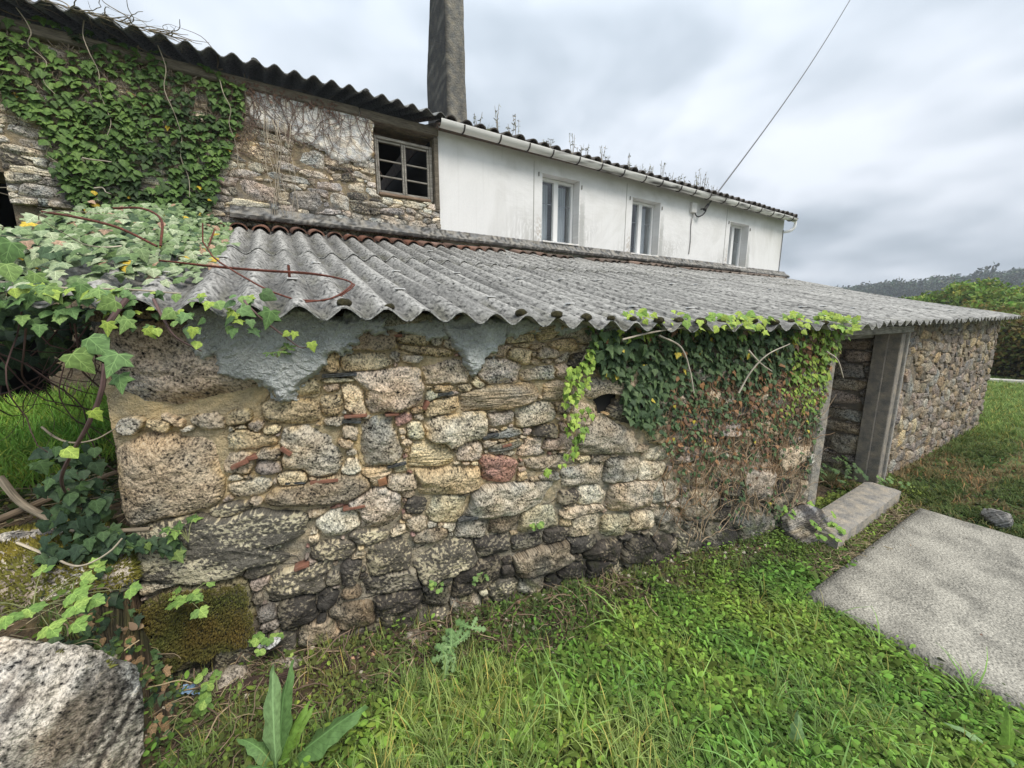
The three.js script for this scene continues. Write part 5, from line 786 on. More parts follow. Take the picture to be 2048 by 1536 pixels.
{ // ivy on the near wall left of the door
  const b = LP(3.7, -0.05, 0), t = thing('ivy', 'half dead ivy mat covering the shed wall just left of the doorway', 'ivy', 'W', [b.x, b.y, b.z]), r = rng(127), L = [];
  const pal = palette([[0.045, 0.085, 0.035], [0.075, 0.13, 0.05], [0.12, 0.19, 0.075], [0.2, 0.34, 0.06], [0.34, 0.46, 0.07], [0.3, 0.16, 0.07], [0.17, 0.1, 0.06], [0.5, 0.42, 0.06]]);
  const poly = [[2.3, 1.84], [2.36, 1.62], [2.58, 1.5], [2.7, 1.25], [2.86, 1.08], [3.02, 0.9], [3.1, 0.68], [3.35, 0.45], [3.6, 0.12], [4.0, 0.02], [4.6, 0.05], [4.74, 0.6], [4.8, 1.2], [4.86, 1.86]];
  for (let i = 0; i < 22000 && L.length < 3500; i++) {
    const u = 2.25 + r() * 2.65, v = r() * 1.9, d = polyDist(poly, u, v) + 0.09 * fb(u * 5, v * 5, 3); if (d < 0) continue;
    const n = fb(u * 2.5 + 3, v * 2.5, 3), dens = 0.06 + 0.94 * ss(0.5, 1.45, v + 0.5 * n + 0.25 * ss(3.0, 2.6, u)) + 0.4 * ss(0.1, 0.3, fb(u * 4 + 8, v * 2.2, 3)); if (r() > dens) continue;
    const fresh = ss(4.1, 4.4, u) * ss(0.95, 1.2, v) + 0.35 * ss(1.72, 1.84, v), brown = ss(0.25, 0.0, Math.abs(v - 1.05 - 0.2 * n) - 0.3) * ss(2.9, 3.2, u) * ss(4.6, 4.1, u), q = r();
    let c; if (q < fresh * 0.75) c = r() < 0.4 ? 4 : 3; else if (q < fresh + brown * 0.42) c = r() < 0.5 ? 5 : 6; else c = r() < 0.012 ? 7 : Math.floor(r() * (v > 1.3 ? 3 : 2.5));
    const small = v < 1.35 && u > 2.9;
    L.push({ p: LP(u, -0.025 - (0.03 + 0.08 * ss(1.4, 1.8, v)) * r(), v), n: jit(r, outL.clone().add(V(0, 0.45, 0)), 1.0), d: jit(r, V(0, -1, 0), 1.3), s: (small ? 0.028 : 0.045) + (0.03 + 0.03 * ss(3.2, 2.7, u)) * r() * r(), c });
  }
  for (const [u0, u1, k] of [[2.88, 3.14, 22], [3.2, 3.75, 60], [3.98, 4.12, 22], [4.38, 4.66, 60], [2.45, 2.9, 14]]) for (let i = 0; i < k; i++) { const u = lerp(u0, u1, r()), s = -0.671 + u * 0.988, n = eaveN(s) - 0.06 + 0.22 * r(); L.push({ p: HP(s, n, roofY(s, Math.max(n, eaveN(s))) + 0.01 + 0.07 * r() - (n < eaveN(s) ? 0.05 * r() : 0)), n: jit(r, V(-0.1, 0.7, 0.8), 1), d: jit(r, outH.clone().add(V(0, -0.3, 0)), 1.6), s: 0.04 + 0.03 * r(), c: r() < 0.6 ? 4 : 3 }); }
  addLeaves(t, L, pal);
  const flat = (d) => { const o = d.dot(outL); return d.addScaledVector(outL, -o * 0.9); };
  wander(t, r, (q) => LP(3.0 + q() * 1.7, -0.04, 0.5 + q() * 1.2), (q) => jit(q, V(0, -1, 0), 1.5), 330, 0.3, 0.0032, BROWNSTEM, 'stems', flat);
  wander(t, r, (q) => LP(3.3 + q() * 1.4, -0.035, 0.1 + q() * 0.8), (q) => jit(q, V(0, 1, 0), 1.2), 200, 0.45, 0.0035, wood([0.36, 0.27, 0.18]), 'stems_001', flat);
  for (const p of [[[2.78, 1.78], [2.95, 1.7], [3.02, 1.55], [3.05, 1.4]], [[3.55, 1.35], [3.62, 1.5], [3.74, 1.62], [3.95, 1.7]], [[3.6, 1.66], [3.72, 1.56], [3.82, 1.5]], [[4.5, 1.62], [4.62, 1.55], [4.7, 1.4]], [[2.5, 1.76], [2.7, 1.8], [2.95, 1.83]]]) stem(t, p.map(([u, v], i) => LP(u, -0.16 - 0.02 * i, v)), 0.007, wood([0.5, 0.45, 0.38]));
}
{ // bright hanging strand
  const b = LP(2.25, -0.05, 0.9), t = thing('ivy', 'narrow strand of fresh light green ivy hanging down the middle of the stone wall', 'ivy', 'W', [b.x, b.y, b.z]), r = rng(131), L = [];
  const pts = [[2.42, 1.8], [2.3, 1.66], [2.26, 1.56], [2.22, 1.41], [2.26, 1.17], [2.19, 1.04], [2.02, 0.95]], crv = new THREE.CatmullRomCurve3(pts.map(([u, v]) => LP(u, -0.07, v)));
  for (let i = 0; i < 120; i++) { const q = r(), k = q < 0.5 ? 0.28 + 0.34 * r() : r(), p = crv.getPoint(k), w = 0.03 + 0.09 * ss(0.22, 0.32, k) * ss(0.68, 0.6, k); L.push({ p: p.addScaledVector(alongL, (r() - 0.5) * w * 1.6).addScaledVector(outL, 0.05 * r()).add(V(0, (r() - 0.5) * w, 0)), n: jit(r, outL.clone().add(V(0, 0.5, 0)), 0.9), d: jit(r, V(0, -1, 0), 0.9), s: 0.032 + 0.026 * r(), c: r() < 0.25 ? 0 : r() < 0.6 ? 1 : 2 }); }
  addLeaves(t, L, palette([[0.16, 0.28, 0.05], [0.28, 0.44, 0.07], [0.4, 0.55, 0.1]]));
  stem(t, pts.map(([u, v]) => LP(u, -0.06, v)), 0.005, PALESTEM);
}

// ---------- plants that can be told apart ----------
function bladeLeaf(len, wid, arch, seg = 14, wav = 0.06) {   // long leaf with a midrib fold and wavy margin, base at the origin, growing along +y and arching to +z
  const p = (i, j) => { const t = j / seg, w = wid * Math.pow(Math.sin(Math.PI * Math.min(1, 0.06 + t * 0.94)), 0.8) * (t < 0.25 ? 0.35 + 2.6 * t : 1) * (1 - 0.3 * t * t), x = (i - 2) / 2 * w * 0.5, a = arch * t * t; return [x + wav * wid * Math.sin(t * 22) * Math.abs(i - 2) / 2, len * t * Math.cos(a * 0.6), len * t * Math.sin(a) + Math.abs(i - 2) * wid * 0.09 + (Math.abs(i - 2) === 2 ? wav * wid * Math.sin(t * 31) : 0)]; };
  return sheet(4, seg, (i, j) => p(i, j), null, (i, j) => [i / 4, j / seg]);
}
const ribT = texture(256, (u, v) => { const m = Math.abs(u - 0.5), s = Math.abs(((v * 13 - m * 5) % 1 + 1) % 1 - 0.5), t = 0.52 + fb(u * 6, v * 20, 3) * 0.25 - 0.12 * (1 - ss(0.02, 0.09, s)); return mix3([t, t, t], [0.95, 0.95, 1], (1 - ss(0.015, 0.045, m)) * 0.7); });
const rib = (c) => new THREE.MeshPhysicalMaterial({ map: ribT, color: rgb(...c.map((q) => q / 0.58)), roughness: 0.6, specularIntensity: 0.5 });
function rosette(label, x, z, leaves, mats, seed, name = 'dock_plant', cat = 'plant') {
  const y = gh(x, z), t = thing(name, label, cat, 'W', [x, y, -z]), r = rng(seed);
  leaves.forEach(([az, tilt, len, wid, arch, c], i) => { const g = bladeLeaf(len, wid, arch); g.rotateX(tilt).rotateY(az); const m = new THREE.Mesh(g, mats[c ?? 0]); m.name = i ? 'leaf_' + String(i).padStart(3, '0') : 'leaf'; m.castShadow = true; m.position.set((r() - 0.5) * 0.02, 0, (r() - 0.5) * 0.02); t.add(m); });
  return t;
}
const dockM = [rib([0.13, 0.24, 0.075]), rib([0.2, 0.32, 0.13]), rib([0.17, 0.3, 0.05])];
rosette('large dock plant with upright leaves and one leaf lying out to the right', -0.9, 1.2, [[2.7, 0.1, 0.4, 0.085, 0.12, 0], [3.5, 0.16, 0.38, 0.08, 0.15, 1], [1.8, 0.95, 0.38, 0.13, 0.05, 0], [2.2, 0.3, 0.26, 0.08, 0.2, 2], [-0.6, 0.4, 0.2, 0.07, 0.5, 0], [2.6, 0.5, 0.2, 0.075, 0.4, 2], [-1.8, 0.6, 0.18, 0.06, 0.5, 0], [0.0, 0.85, 0.16, 0.07, 0.4, 2]], dockM, 1);
rosette('dock seedling with one grey green upright leaf, in the grass near the slab', 1.2, 1.33, [[2.8, 0.1, 0.19, 0.055, 0.1, 1], [1.7, 0.9, 0.16, 0.05, 0.2, 2], [-1.4, 0.7, 0.12, 0.045, 0.3, 1], [0.2, 0.5, 0.11, 0.04, 0.3, 0], [2.6, 0.9, 0.1, 0.04, 0.3, 1]], dockM, 2);
rosette('dock plant beside the slab at the right border of the photo', 2.16, 1.36, [[2.9, 0.1, 0.24, 0.055, 0.1, 2], [-0.9, 0.5, 0.16, 0.045, 0.4, 0], [1.4, 0.6, 0.18, 0.05, 0.4, 1], [-2.2, 0.8, 0.2, 0.055, 0.4, 1]], dockM, 3);
rosette('broad leaved weed in the middle of the lower edge of the photo', 0.42, 1.15, [[0.4, 0.8, 0.17, 0.05, 0.3, 0], [-0.7, 0.6, 0.18, 0.055, 0.3, 2], [1.6, 0.9, 0.15, 0.05, 0.3, 0], [-2, 1, 0.14, 0.05, 0.3, 2]], dockM, 4, 'weed');
rosette('narrow leaved weed right of the middle of the lower edge of the photo', 0.84, 1.13, [[0.2, 0.2, 0.13, 0.04, 0.2, 2], [-0.8, 0.8, 0.17, 0.045, 0.4, 2], [1.9, 0.8, 0.13, 0.04, 0.3, 0]], dockM, 5, 'weed');
{ // sow thistle by the wall, seedlings and creepers at the foot of the wall
  const jag = fanLeaf([[0, 0], [0.1, -0.1], [0.05, -0.2], [0.22, -0.3], [0.07, -0.42], [0.24, -0.55], [0.1, -0.66], [0.2, -0.8], [0, -1]], 0.15, 0.2), tri = fanLeaf([[0, 0], [0.2, -0.02], [0.34, -0.2], [0.3, -0.34], [0.38, -0.5], [0.24, -0.68], [0.12, -0.72], [0, -0.92]], 0.2, 0.15);
  const sprig = (name, label, p, n, hgt, spread, size, geo, pal, seed, cat = 'plant', lean = V(0, 0, 0)) => {
    const t = thing(name, label, cat, 'W', [p.x, p.y, p.z]), r = rng(seed), L = [];
    for (let k = 0; k < n; k++) { const a = r() * 6.28, e = p.clone().add(V(Math.cos(a) * spread * (0.3 + r()), hgt * (0.25 + 0.85 * r()), Math.sin(a) * spread * (0.3 + r()))).addScaledVector(lean, r()); stem(t, [p, p.clone().lerp(e, 0.5).add(V(0, hgt * 0.2, 0)), e], 0.0022, wood([0.2, 0.22, 0.1])); const o = e.clone().sub(p).setY(0).normalize(); for (let q = 0; q < 3; q++) L.push({ p: e.clone(), n: jit(r, UP.clone().addScaledVector(outL, 0.7), 0.6), d: o.clone().applyAxisAngle(UP, (q - 1) * 1.25).add(V(0, -0.15, 0)), s: size * (0.7 + 0.5 * r()), c: Math.floor(r() * pal.length) }); }
    addLeaves(t, L, pal, 300, [geo]);
  };
  const fresh = palette([[0.2, 0.34, 0.07], [0.28, 0.42, 0.09], [0.15, 0.27, 0.06]]), mid = palette([[0.11, 0.2, 0.05], [0.16, 0.27, 0.07]]);
  sprig('sow_thistle', 'jagged leaved sow thistle in the grass below the middle of the wall', G(-0.24, 1.72), 9, 0.2, 0.09, 0.085, jag, palette([[0.14, 0.25, 0.08], [0.2, 0.32, 0.12]]), 11);
  sprig('bramble_seedling', 'fresh bramble leaves growing over the mossy boulder against the wall corner', V(-1.72, 0.86, -1.22), 16, 0.09, 0.16, 0.045, tri, fresh, 12, 'plant', V(0.25, 0, 0));
  sprig('bramble_seedling', 'small bramble sprig at the upper edge of the moss covered block', LP(0.2, -0.1, 0.62), 7, 0.07, 0.1, 0.045, tri, fresh, 13, 'plant', V(0.12, 0, 0));
  sprig('bramble_seedling', 'bramble sprig at the right hand end of the moss covered block', LP(0.5, -0.09, 0.26), 8, 0.1, 0.06, 0.035, ROUND, fresh, 14);
  sprig('wall_seedling', 'leafy seedling sprawling below the white stone under the moss covered block', LP(0.3, -0.2, 0.12), 12, 0.14, 0.1, 0.035, ROUND, fresh, 15);
  sprig('fern', 'little bright fern at the foot of the wall left of the dock plant', LP(0.55, -0.17, 0.1), 7, 0.06, 0.07, 0.05, jag, palette([[0.32, 0.44, 0.09]]), 16);
  sprig('wall_seedling', 'tuft of green seedlings rooted in the dark lower joints of the wall', LP(1.62, -0.05, 0.28), 6, 0.07, 0.05, 0.028, ROUND, mid, 17);
  sprig('wall_seedling', 'yellow green seedling growing low on the wall, left of the tuft in the dark joints', LP(1.34, -0.05, 0.3), 5, 0.07, 0.03, 0.03, ROUND, fresh, 18);
  sprig('wall_seedling', 'seedling with four leaves sprouting where the dark wall base ends, right of the middle', LP(2.0, -0.04, 0.56), 4, 0.04, 0.03, 0.035, ROUND, fresh, 19);
  sprig('wall_seedling', 'small leaf cluster hanging at the top of the wall under the cement', LP(0.67, -0.13, 1.72), 6, 0.05, 0.05, 0.035, jag, mid, 20);
  sprig('ivy_sprig', 'two ivy sprigs climbing the lower edge of the big brown corner block', LP(0.24, -0.09, 0.9), 6, 0.1, 0.06, 0.045, IVY[0], palette([[0.2, 0.33, 0.07], [0.08, 0.15, 0.04]]), 21, 'ivy');
  sprig('creeping_weed', 'leafy weed spilling over the boulder beside the stone step', V(...(() => { const [x, z] = fromSN(3.85, 1.32); return [x, 0.06, -z]; })()), 26, 0.16, 0.2, 0.045, ROUND, palette([[0.16, 0.3, 0.045], [0.24, 0.4, 0.06]]), 22);
  sprig('doorway_weed', 'dark weeds growing on the floor inside the shed doorway', HP(5.35, 1.75, 0.0), 40, 0.24, 0.3, 0.05, ROUND, palette([[0.05, 0.1, 0.03], [0.08, 0.15, 0.04]]), 23);
  sprig('post_weed', 'short weeds at the foot of the concrete door post', HP(5.75, 1.38, -0.03), 14, 0.14, 0.14, 0.04, ROUND, mid, 24);
}
// ---------- ground cover ----------
const grassM = (c) => new THREE.MeshPhysicalMaterial({ color: rgb(...c), roughness: 0.95, transmission: 0.3, specularIntensity: 0.3 });
function tuftGeo(n, h, w, spread, seed, arch = 1.2) {
  const r = rng(seed), list = [];
  for (let k = 0; k < n; k++) { const a = r() * 6.28, l = h * (0.5 + 0.7 * r()), cv = arch * (0.3 + r()), g = sheet(1, 5, (i, j) => { const t = j / 5; return [(i - 0.5) * w * (1 - 0.85 * t * t), l * (t - 0.22 * cv * t * t * t), l * cv * 0.5 * t * t]; }); g.rotateY(a).translate(Math.cos(a * 7) * spread * r(), 0, Math.sin(a * 7) * spread * r()); const b = 0.75 + 0.5 * r(), ye = r() < 0.12; list.push(paint(g, ye ? [1.9 * b, 1.25 * b, 1.2 * b] : [b, b, b])); }
  return mergeGeometries(list);
}
function leafClump(n, size, h, spread, geo, seed) {
  const r = rng(seed), list = [];
  for (let k = 0; k < n; k++) { const a = r() * 6.28, d = spread * Math.sqrt(r()), m = leafMatrix({ n: jit(r, UP, 2.3), d: V(Math.cos(a), -0.1, Math.sin(a)), s: size * (0.45 + 0.95 * r()), p: V(Math.cos(a * 3) * d, h * (0.3 + 0.8 * r()), Math.sin(a * 3) * d) }); const b = 0.45 + 1.0 * r(), y = r() * 0.25; list.push(paint(geo.clone().applyMatrix4(m), [b * (1 + y), b, b * 0.9])); }
  return mergeGeometries(list);
}
const ivyBase = [0.2, 0.2, 0.2];
const slab = (x, z) => { const [s, n] = toSN(x, z); return s > 2.93 + 0.14 * fb(n * 3, 2, 4) + 0.08 * ss(0.9, 0.2, n) && s < 5.37 + 0.1 * fb(n * 4, 7, 3) && n < 1.02 + 0.09 * fb(s * 4, 9, 3); };
const blocked = (x, z) => { const [u, o] = toL(x, z), [s, n] = toSN(x, z); if (o > -0.015 && u > -0.1 && u < 4.95) return true; if (n > 1.47 && s > 4.1 && s < 10.8 && !(s > 4.3 && s < 5.6 && n < 2.4)) return true; if (n > 5.1) return true; if (s > 3.8 && s < 5.5 && n > 1.13 && n < 1.46 && s < 5.46) return true; return x < -1.35 && x > -1.85 && z < 1.18 && z > 0.7; };
const green = (x, z) => {                              // how lush, 0..1
  const [u, o] = toL(x, z), [s, n] = toSN(x, z), q = fb(x * 2.2 + 4, z * 2.2, 4);
  if (u < 0.15 && x < -1.2) return 0.2 + 0.9 * ss(-2.8, -3.4, x + 0.3 * q) ;
  const left = ss(-0.85, 0.1, x + 0.35 * q + 0.25 * (2 - z)), wall = ss(-0.15, -0.55 - 0.25 * ss(1.8, 0.8, u), o + 0.3 * q), mid = 0.3 + 0.7 * ss(0.25, -0.1, fb(x * 1.9 + 20, z * 1.9 + 7, 4));
  if (n > 0.9 && s > 5.3) { const dry = ss(0.0, 0.3, fb(s * 0.5 + 3, n * 0.8 + 5, 3) + 0.15) * ss(12, 7, s); return 0.75 - 0.5 * dry; }
  if (n > 1.0 && s > 3.3) return 0.25;
  return Math.max(0.06, lerp(0.22, 1, left) * lerp(0.12, 1, wall) * mid);
};
function scatter(name, geo, mat, count, region, accept, scale, color, seed, lean = 0.25) {
  const r = rng(seed), im = [], q = new THREE.Quaternion(), e = new THREE.Euler();
  for (let i = 0; i < count * 9 && im.length < count; i++) { const [x, z] = region(r); if (blocked(x, z)) continue; const a = accept(x, z, r); if (r() > a) continue; const s = scale(x, z, r); q.setFromEuler(e.set((r() - 0.5) * lean, r() * 6.28, (r() - 0.5) * lean)); im.push([new THREE.Matrix4().compose(V(x, gh(x, z) - 0.005, -z), q, V(s, s * (0.8 + 0.4 * r()), s)), color(x, z, r)]); }
  const m = new THREE.InstancedMesh(geo, mat, im.length); im.forEach((k, i) => { m.setMatrixAt(i, k[0]); m.setColorAt(i, k[1]); }); m.name = numbered(name); kind(m, 'stuff'); m.castShadow = m.receiveShadow = true; scene.add(m); return m;
}
const near = (r) => { const z = 0.72 + 2.9 * r() ** 1.5; return [lerp(-1.75, 2.0, r()) + z * 0.55 * (r() - 0.15), z]; };
const anyNear = (r) => [lerp(-1.6, 3.6, r()), lerp(0.75, 3.6, r())];
const gcol = (k, v = 0.35) => (x, z, r) => { const n = fb(x * 1.7, z * 1.7, 3), b = (0.75 + v * r() * 2) * (1 + 0.35 * n); return rgb(k[0] * b * (1 + 0.4 * n), k[1] * b, k[2] * b); };
const vcM = new THREE.MeshPhysicalMaterial({ color: 0xffffff, vertexColors: true, roughness: 0.9, transmission: 0.28, specularIntensity: 0.4 });
const off = (x, z) => !slab(x, z);
const a1 = (k) => (x, z) => (off(x, z) ? k(green(x, z)) : 0);
scatter('ground_leaves', leafClump(8, 0.026, 0.06, 0.05, OVAL, 1), vcM, 10500, near, a1((g) => g * g), (x, z, r) => 0.75 + 0.6 * r(), gcol([0.15, 0.28, 0.05]), 201);
scatter('ground_leaves', leafClump(8, 0.02, 0.04, 0.05, ROUND, 2), vcM, 8500, near, a1((g) => g), (x, z, r) => 0.7 + 0.6 * r(), gcol([0.17, 0.31, 0.06]), 202);
scatter('ground_leaves', leafClump(5, 0.045, 0.08, 0.06, OVAL, 3), vcM, 1000, near, a1((g) => ss(0.5, 0.9, g)), (x, z, r) => 0.8 + 0.5 * r(), gcol([0.13, 0.22, 0.045]), 203);
scatter('ground_leaves', leafClump(9, 0.03, 0.03, 0.06, ROUND, 4), vcM, 2600, anyNear, a1((g) => 0.35), (x, z, r) => 0.7 + 0.5 * r(), gcol([0.1, 0.15, 0.045]), 204);
const patch = (x, z, cx, cz, R) => ss(R, R * 0.4, Math.hypot(x - cx, z - cz) + 0.1 * fb(x * 6, z * 6, 2));
scatter('grass', tuftGeo(11, 0.17, 0.0055, 0.03, 5), vcM, 620, near, (x, z) => (off(x, z) ? Math.max(patch(x, z, -0.2, 1.4, 0.5), patch(x, z, 0.55, 1.25, 0.35) * 0.7, patch(x, z, 1.55, 1.5, 0.4) * 0.6, patch(x, z, -0.35, 1.05, 0.35) * 0.8, 0.07 * green(x, z)) : 0), (x, z, r) => 0.6 + 0.6 * r(), gcol([0.24, 0.34, 0.1]), 205, 0.5);
scatter('grass', tuftGeo(9, 0.085, 0.004, 0.03, 6), vcM, 3400, near, a1((g) => 0.25 + 0.5 * g), (x, z, r) => 0.5 + 0.8 * r(), gcol([0.21, 0.28, 0.085]), 206, 0.5);
scatter('grass', tuftGeo(5, 0.24, 0.009, 0.03, 7, 1.8), vcM, 70, near, a1((g) => ss(0.4, 0.8, g) * 0.6), (x, z, r) => 0.7 + 0.6 * r(), gcol([0.2, 0.34, 0.09]), 207, 0.6);
// lawn at the far side of the slab, short and dry in places
const lawn = (r) => { const s = 5.3 + 16 * r() ** 1.7, n = lerp(-3.5, 3.2, r()); return fromSN(s, n); };
const lawnCol = (x, z, r) => { const g = green(x, z), [s] = toSN(x, z), f = ss(8, 11, s), b = 0.75 + 0.5 * r(), c = mix3([0.3, 0.24, 0.12], mix3([0.13, 0.18, 0.05], [0.26, 0.37, 0.1], f), ss(0.2, 0.6, g)); return rgb(...c.map((q) => q * b)); };
scatter('lawn_grass', tuftGeo(10, 0.055, 0.006, 0.06, 8), vcM, 15000, lawn, (x, z) => (off(x, z) ? 0.3 + green(x, z) : 0), (x, z, r) => (0.6 + 0.6 * r()) * (1 + 0.07 * Math.hypot(x, z)), lawnCol, 208);
scatter('lawn_leaves', leafClump(8, 0.03, 0.025, 0.06, ROUND, 9), vcM, 5000, lawn, (x, z) => (off(x, z) ? green(x, z) * ss(11, 6, toSN(x, z)[0]) : 0), (x, z, r) => 0.8 + 0.6 * r(), gcol([0.09, 0.16, 0.04]), 209);
const strip = (r) => fromSN(lerp(3.4, 6.2, r()), lerp(1.04, 1.6, r()));
scatter('lawn_leaves', leafClump(8, 0.03, 0.03, 0.06, ROUND, 10), vcM, 1100, strip, (x, z) => (off(x, z) ? 0.3 + 0.7 * ss(0, 0.3, fb(x * 4, z * 4, 2)) : 0), (x, z, r) => 0.7 + 0.5 * r(), gcol([0.13, 0.22, 0.05]), 210);
// bank at the left: grass behind, bare mossy earth with sticks in front
const bankR = (r) => [lerp(-5.2, -1.85, r()), lerp(1.3, 4.6, r())];
scatter('bank_grass', tuftGeo(12, 0.17, 0.007, 0.06, 11), vcM, 2600, bankR, (x, z) => ss(-2.5, -3.0, x + 0.3 * fb(x * 3, z * 3, 2)) , (x, z, r) => 0.7 + 0.6 * r(), gcol([0.2, 0.36, 0.06]), 211, 0.5);
scatter('bank_leaves', leafClump(7, 0.045, 0.035, 0.09, IVY[1], 12), vcM, 900, bankR, (x, z) => 0.45, (x, z, r) => 0.6 + 0.6 * r(), gcol([0.07, 0.12, 0.04]), 212);
scatter('bank_moss', leafClump(14, 0.014, 0.012, 0.05, ROUND, 13), vcM, 2600, bankR, (x, z) => ss(-0.2, 0.2, fb(x * 2.5, z * 2.5, 3)), (x, z, r) => 0.8 + 0.8 * r(), gcol([0.17, 0.17, 0.04]), 213);
// litter: dead leaves, straw, a few crumbs of tile
const litterR = (r) => (r() < 0.42 ? [lerp(-3.2, -1.2, r()), lerp(0.8, 3, r())] : r() < 0.5 ? fromSN(lerp(3.3, 5.4, r()), lerp(1.04, 1.15, r())) : anyNear(r));
const litA = (x, z) => (slab(x, z) ? 0.0 : 0.25 + 0.75 * (1 - green(x, z)));
const deadLeaf = (() => { const g = OVAL.clone(); const p = g.attributes.position; for (let i = 0; i < p.count; i++) p.setZ(i, p.getZ(i) * 1.6 + 0.2 * Math.sin(p.getY(i) * 4)); g.rotateX(-Math.PI / 2 + 0.2); g.computeVertexNormals(); return paint(g, [1, 1, 1]); })();
const litM = std({ vertexColors: true });
scatter('leaf_litter', deadLeaf, litM, 2600, litterR, litA, (x, z, r) => 0.02 + 0.035 * r(), (x, z, r) => { const q = r(), b = 0.7 + 0.6 * r(); return q < 0.3 ? rgb(0.45 * b, 0.33 * b, 0.2 * b) : q < 0.45 ? rgb(0.4 * b, 0.2 * b, 0.09 * b) : rgb(0.2 * b, 0.14 * b, 0.09 * b); }, 214, 1.2);
const straw = paint(tube([[0, 0.01, 0], [0.03, 0.016, 0.004], [0.07, 0.012, -0.004], [0.1, 0.006, 0.006]], 0.0016, 6, 3), [1, 1, 1]);
scatter('straw', straw, litM, 3600, (r) => (r() < 0.25 ? fromSN(lerp(3.2, 5.4, r()), lerp(1.02, 1.2, r())) : litterR(r)), litA, (x, z, r) => 0.5 + 1.2 * r(), (x, z, r) => { const b = 0.6 + 0.8 * r(); return r() < 0.5 ? rgb(0.42 * b, 0.34 * b, 0.2 * b) : rgb(0.22 * b, 0.17 * b, 0.11 * b); }, 215, 0.7);
const foot = (r) => fromL(lerp(0.15, 2.7, r()), -0.06 - 0.5 * r() ** 1.5);
scatter('straw', straw, litM, 650, foot, () => 1, (x, z, r) => 0.6 + 1.6 * r(), (x, z, r) => { const b = 0.5 + 0.8 * r(); return r() < 0.4 ? rgb(0.4 * b, 0.3 * b, 0.19 * b) : rgb(0.2 * b, 0.14 * b, 0.095 * b); }, 221, 1.1);
scatter('leaf_litter', deadLeaf, litM, 700, foot, () => 1, (x, z, r) => 0.018 + 0.03 * r(), (x, z, r) => { const b = 0.6 + 0.7 * r(); return r() < 0.2 ? rgb(0.5 * b, 0.3 * b, 0.15 * b) : rgb(0.2 * b, 0.15 * b, 0.1 * b); }, 222, 1.4);
scatter('stone_crumbs', (() => { const g = new THREE.DodecahedronGeometry(0.012, 0); return paint(g, [1, 1, 1]); })(), litM, 420, anyNear, (x, z) => (off(x, z) ? 0.15 + 0.85 * ss(-0.4, -0.1, toL(x, z)[1]) : 0), (x, z, r) => 0.5 + 1.1 * r(), (x, z, r) => (r() < 0.3 ? rgb(0.55, 0.32, 0.2) : rgb(0.6, 0.54, 0.42)), 216);
{ // single fallen leaves on the slab and step, large enough to see
  const mats = palette([[0.3, 0.17, 0.08], [0.2, 0.12, 0.08], [0.16, 0.2, 0.07]]);
  const spot = [[4.35, 0.83, 0], [4.75, 0.99, 0], [4.9, 0.62, 1], [4.45, -0.05, 0], [3.45, 0.3, 1], [5.05, 0.2, 2], [4.15, 1.3, 1], [3.7, 0.75, 1]], words = ['orange brown leaf lying flat near the far left edge of the slab', 'brown leaf lying near the back corner of the slab', 'thin dark leaf on the middle of the slab', 'brown leaf at the right side of the slab', 'dark stalk like leaf on the near part of the slab', 'greenish leaf at the far right of the slab', 'dark leaf resting on top of the stone step', 'small dark leaf close to the left edge of the slab'];
  spot.forEach(([s, n, c], i) => { const [x, z] = fromSN(s, n), y = i === 6 ? 0.1 : 0.026, t = thing('fallen_leaf', words[i], 'leaf', 'W', [x, y, -z]); const g = deadLeaf.clone(); g.scale(0.075, 0.075, 0.075).rotateY(i * 1.3); const m = new THREE.Mesh(g, mats[c]); m.name = 'blade'; m.castShadow = true; t.add(m); });
}
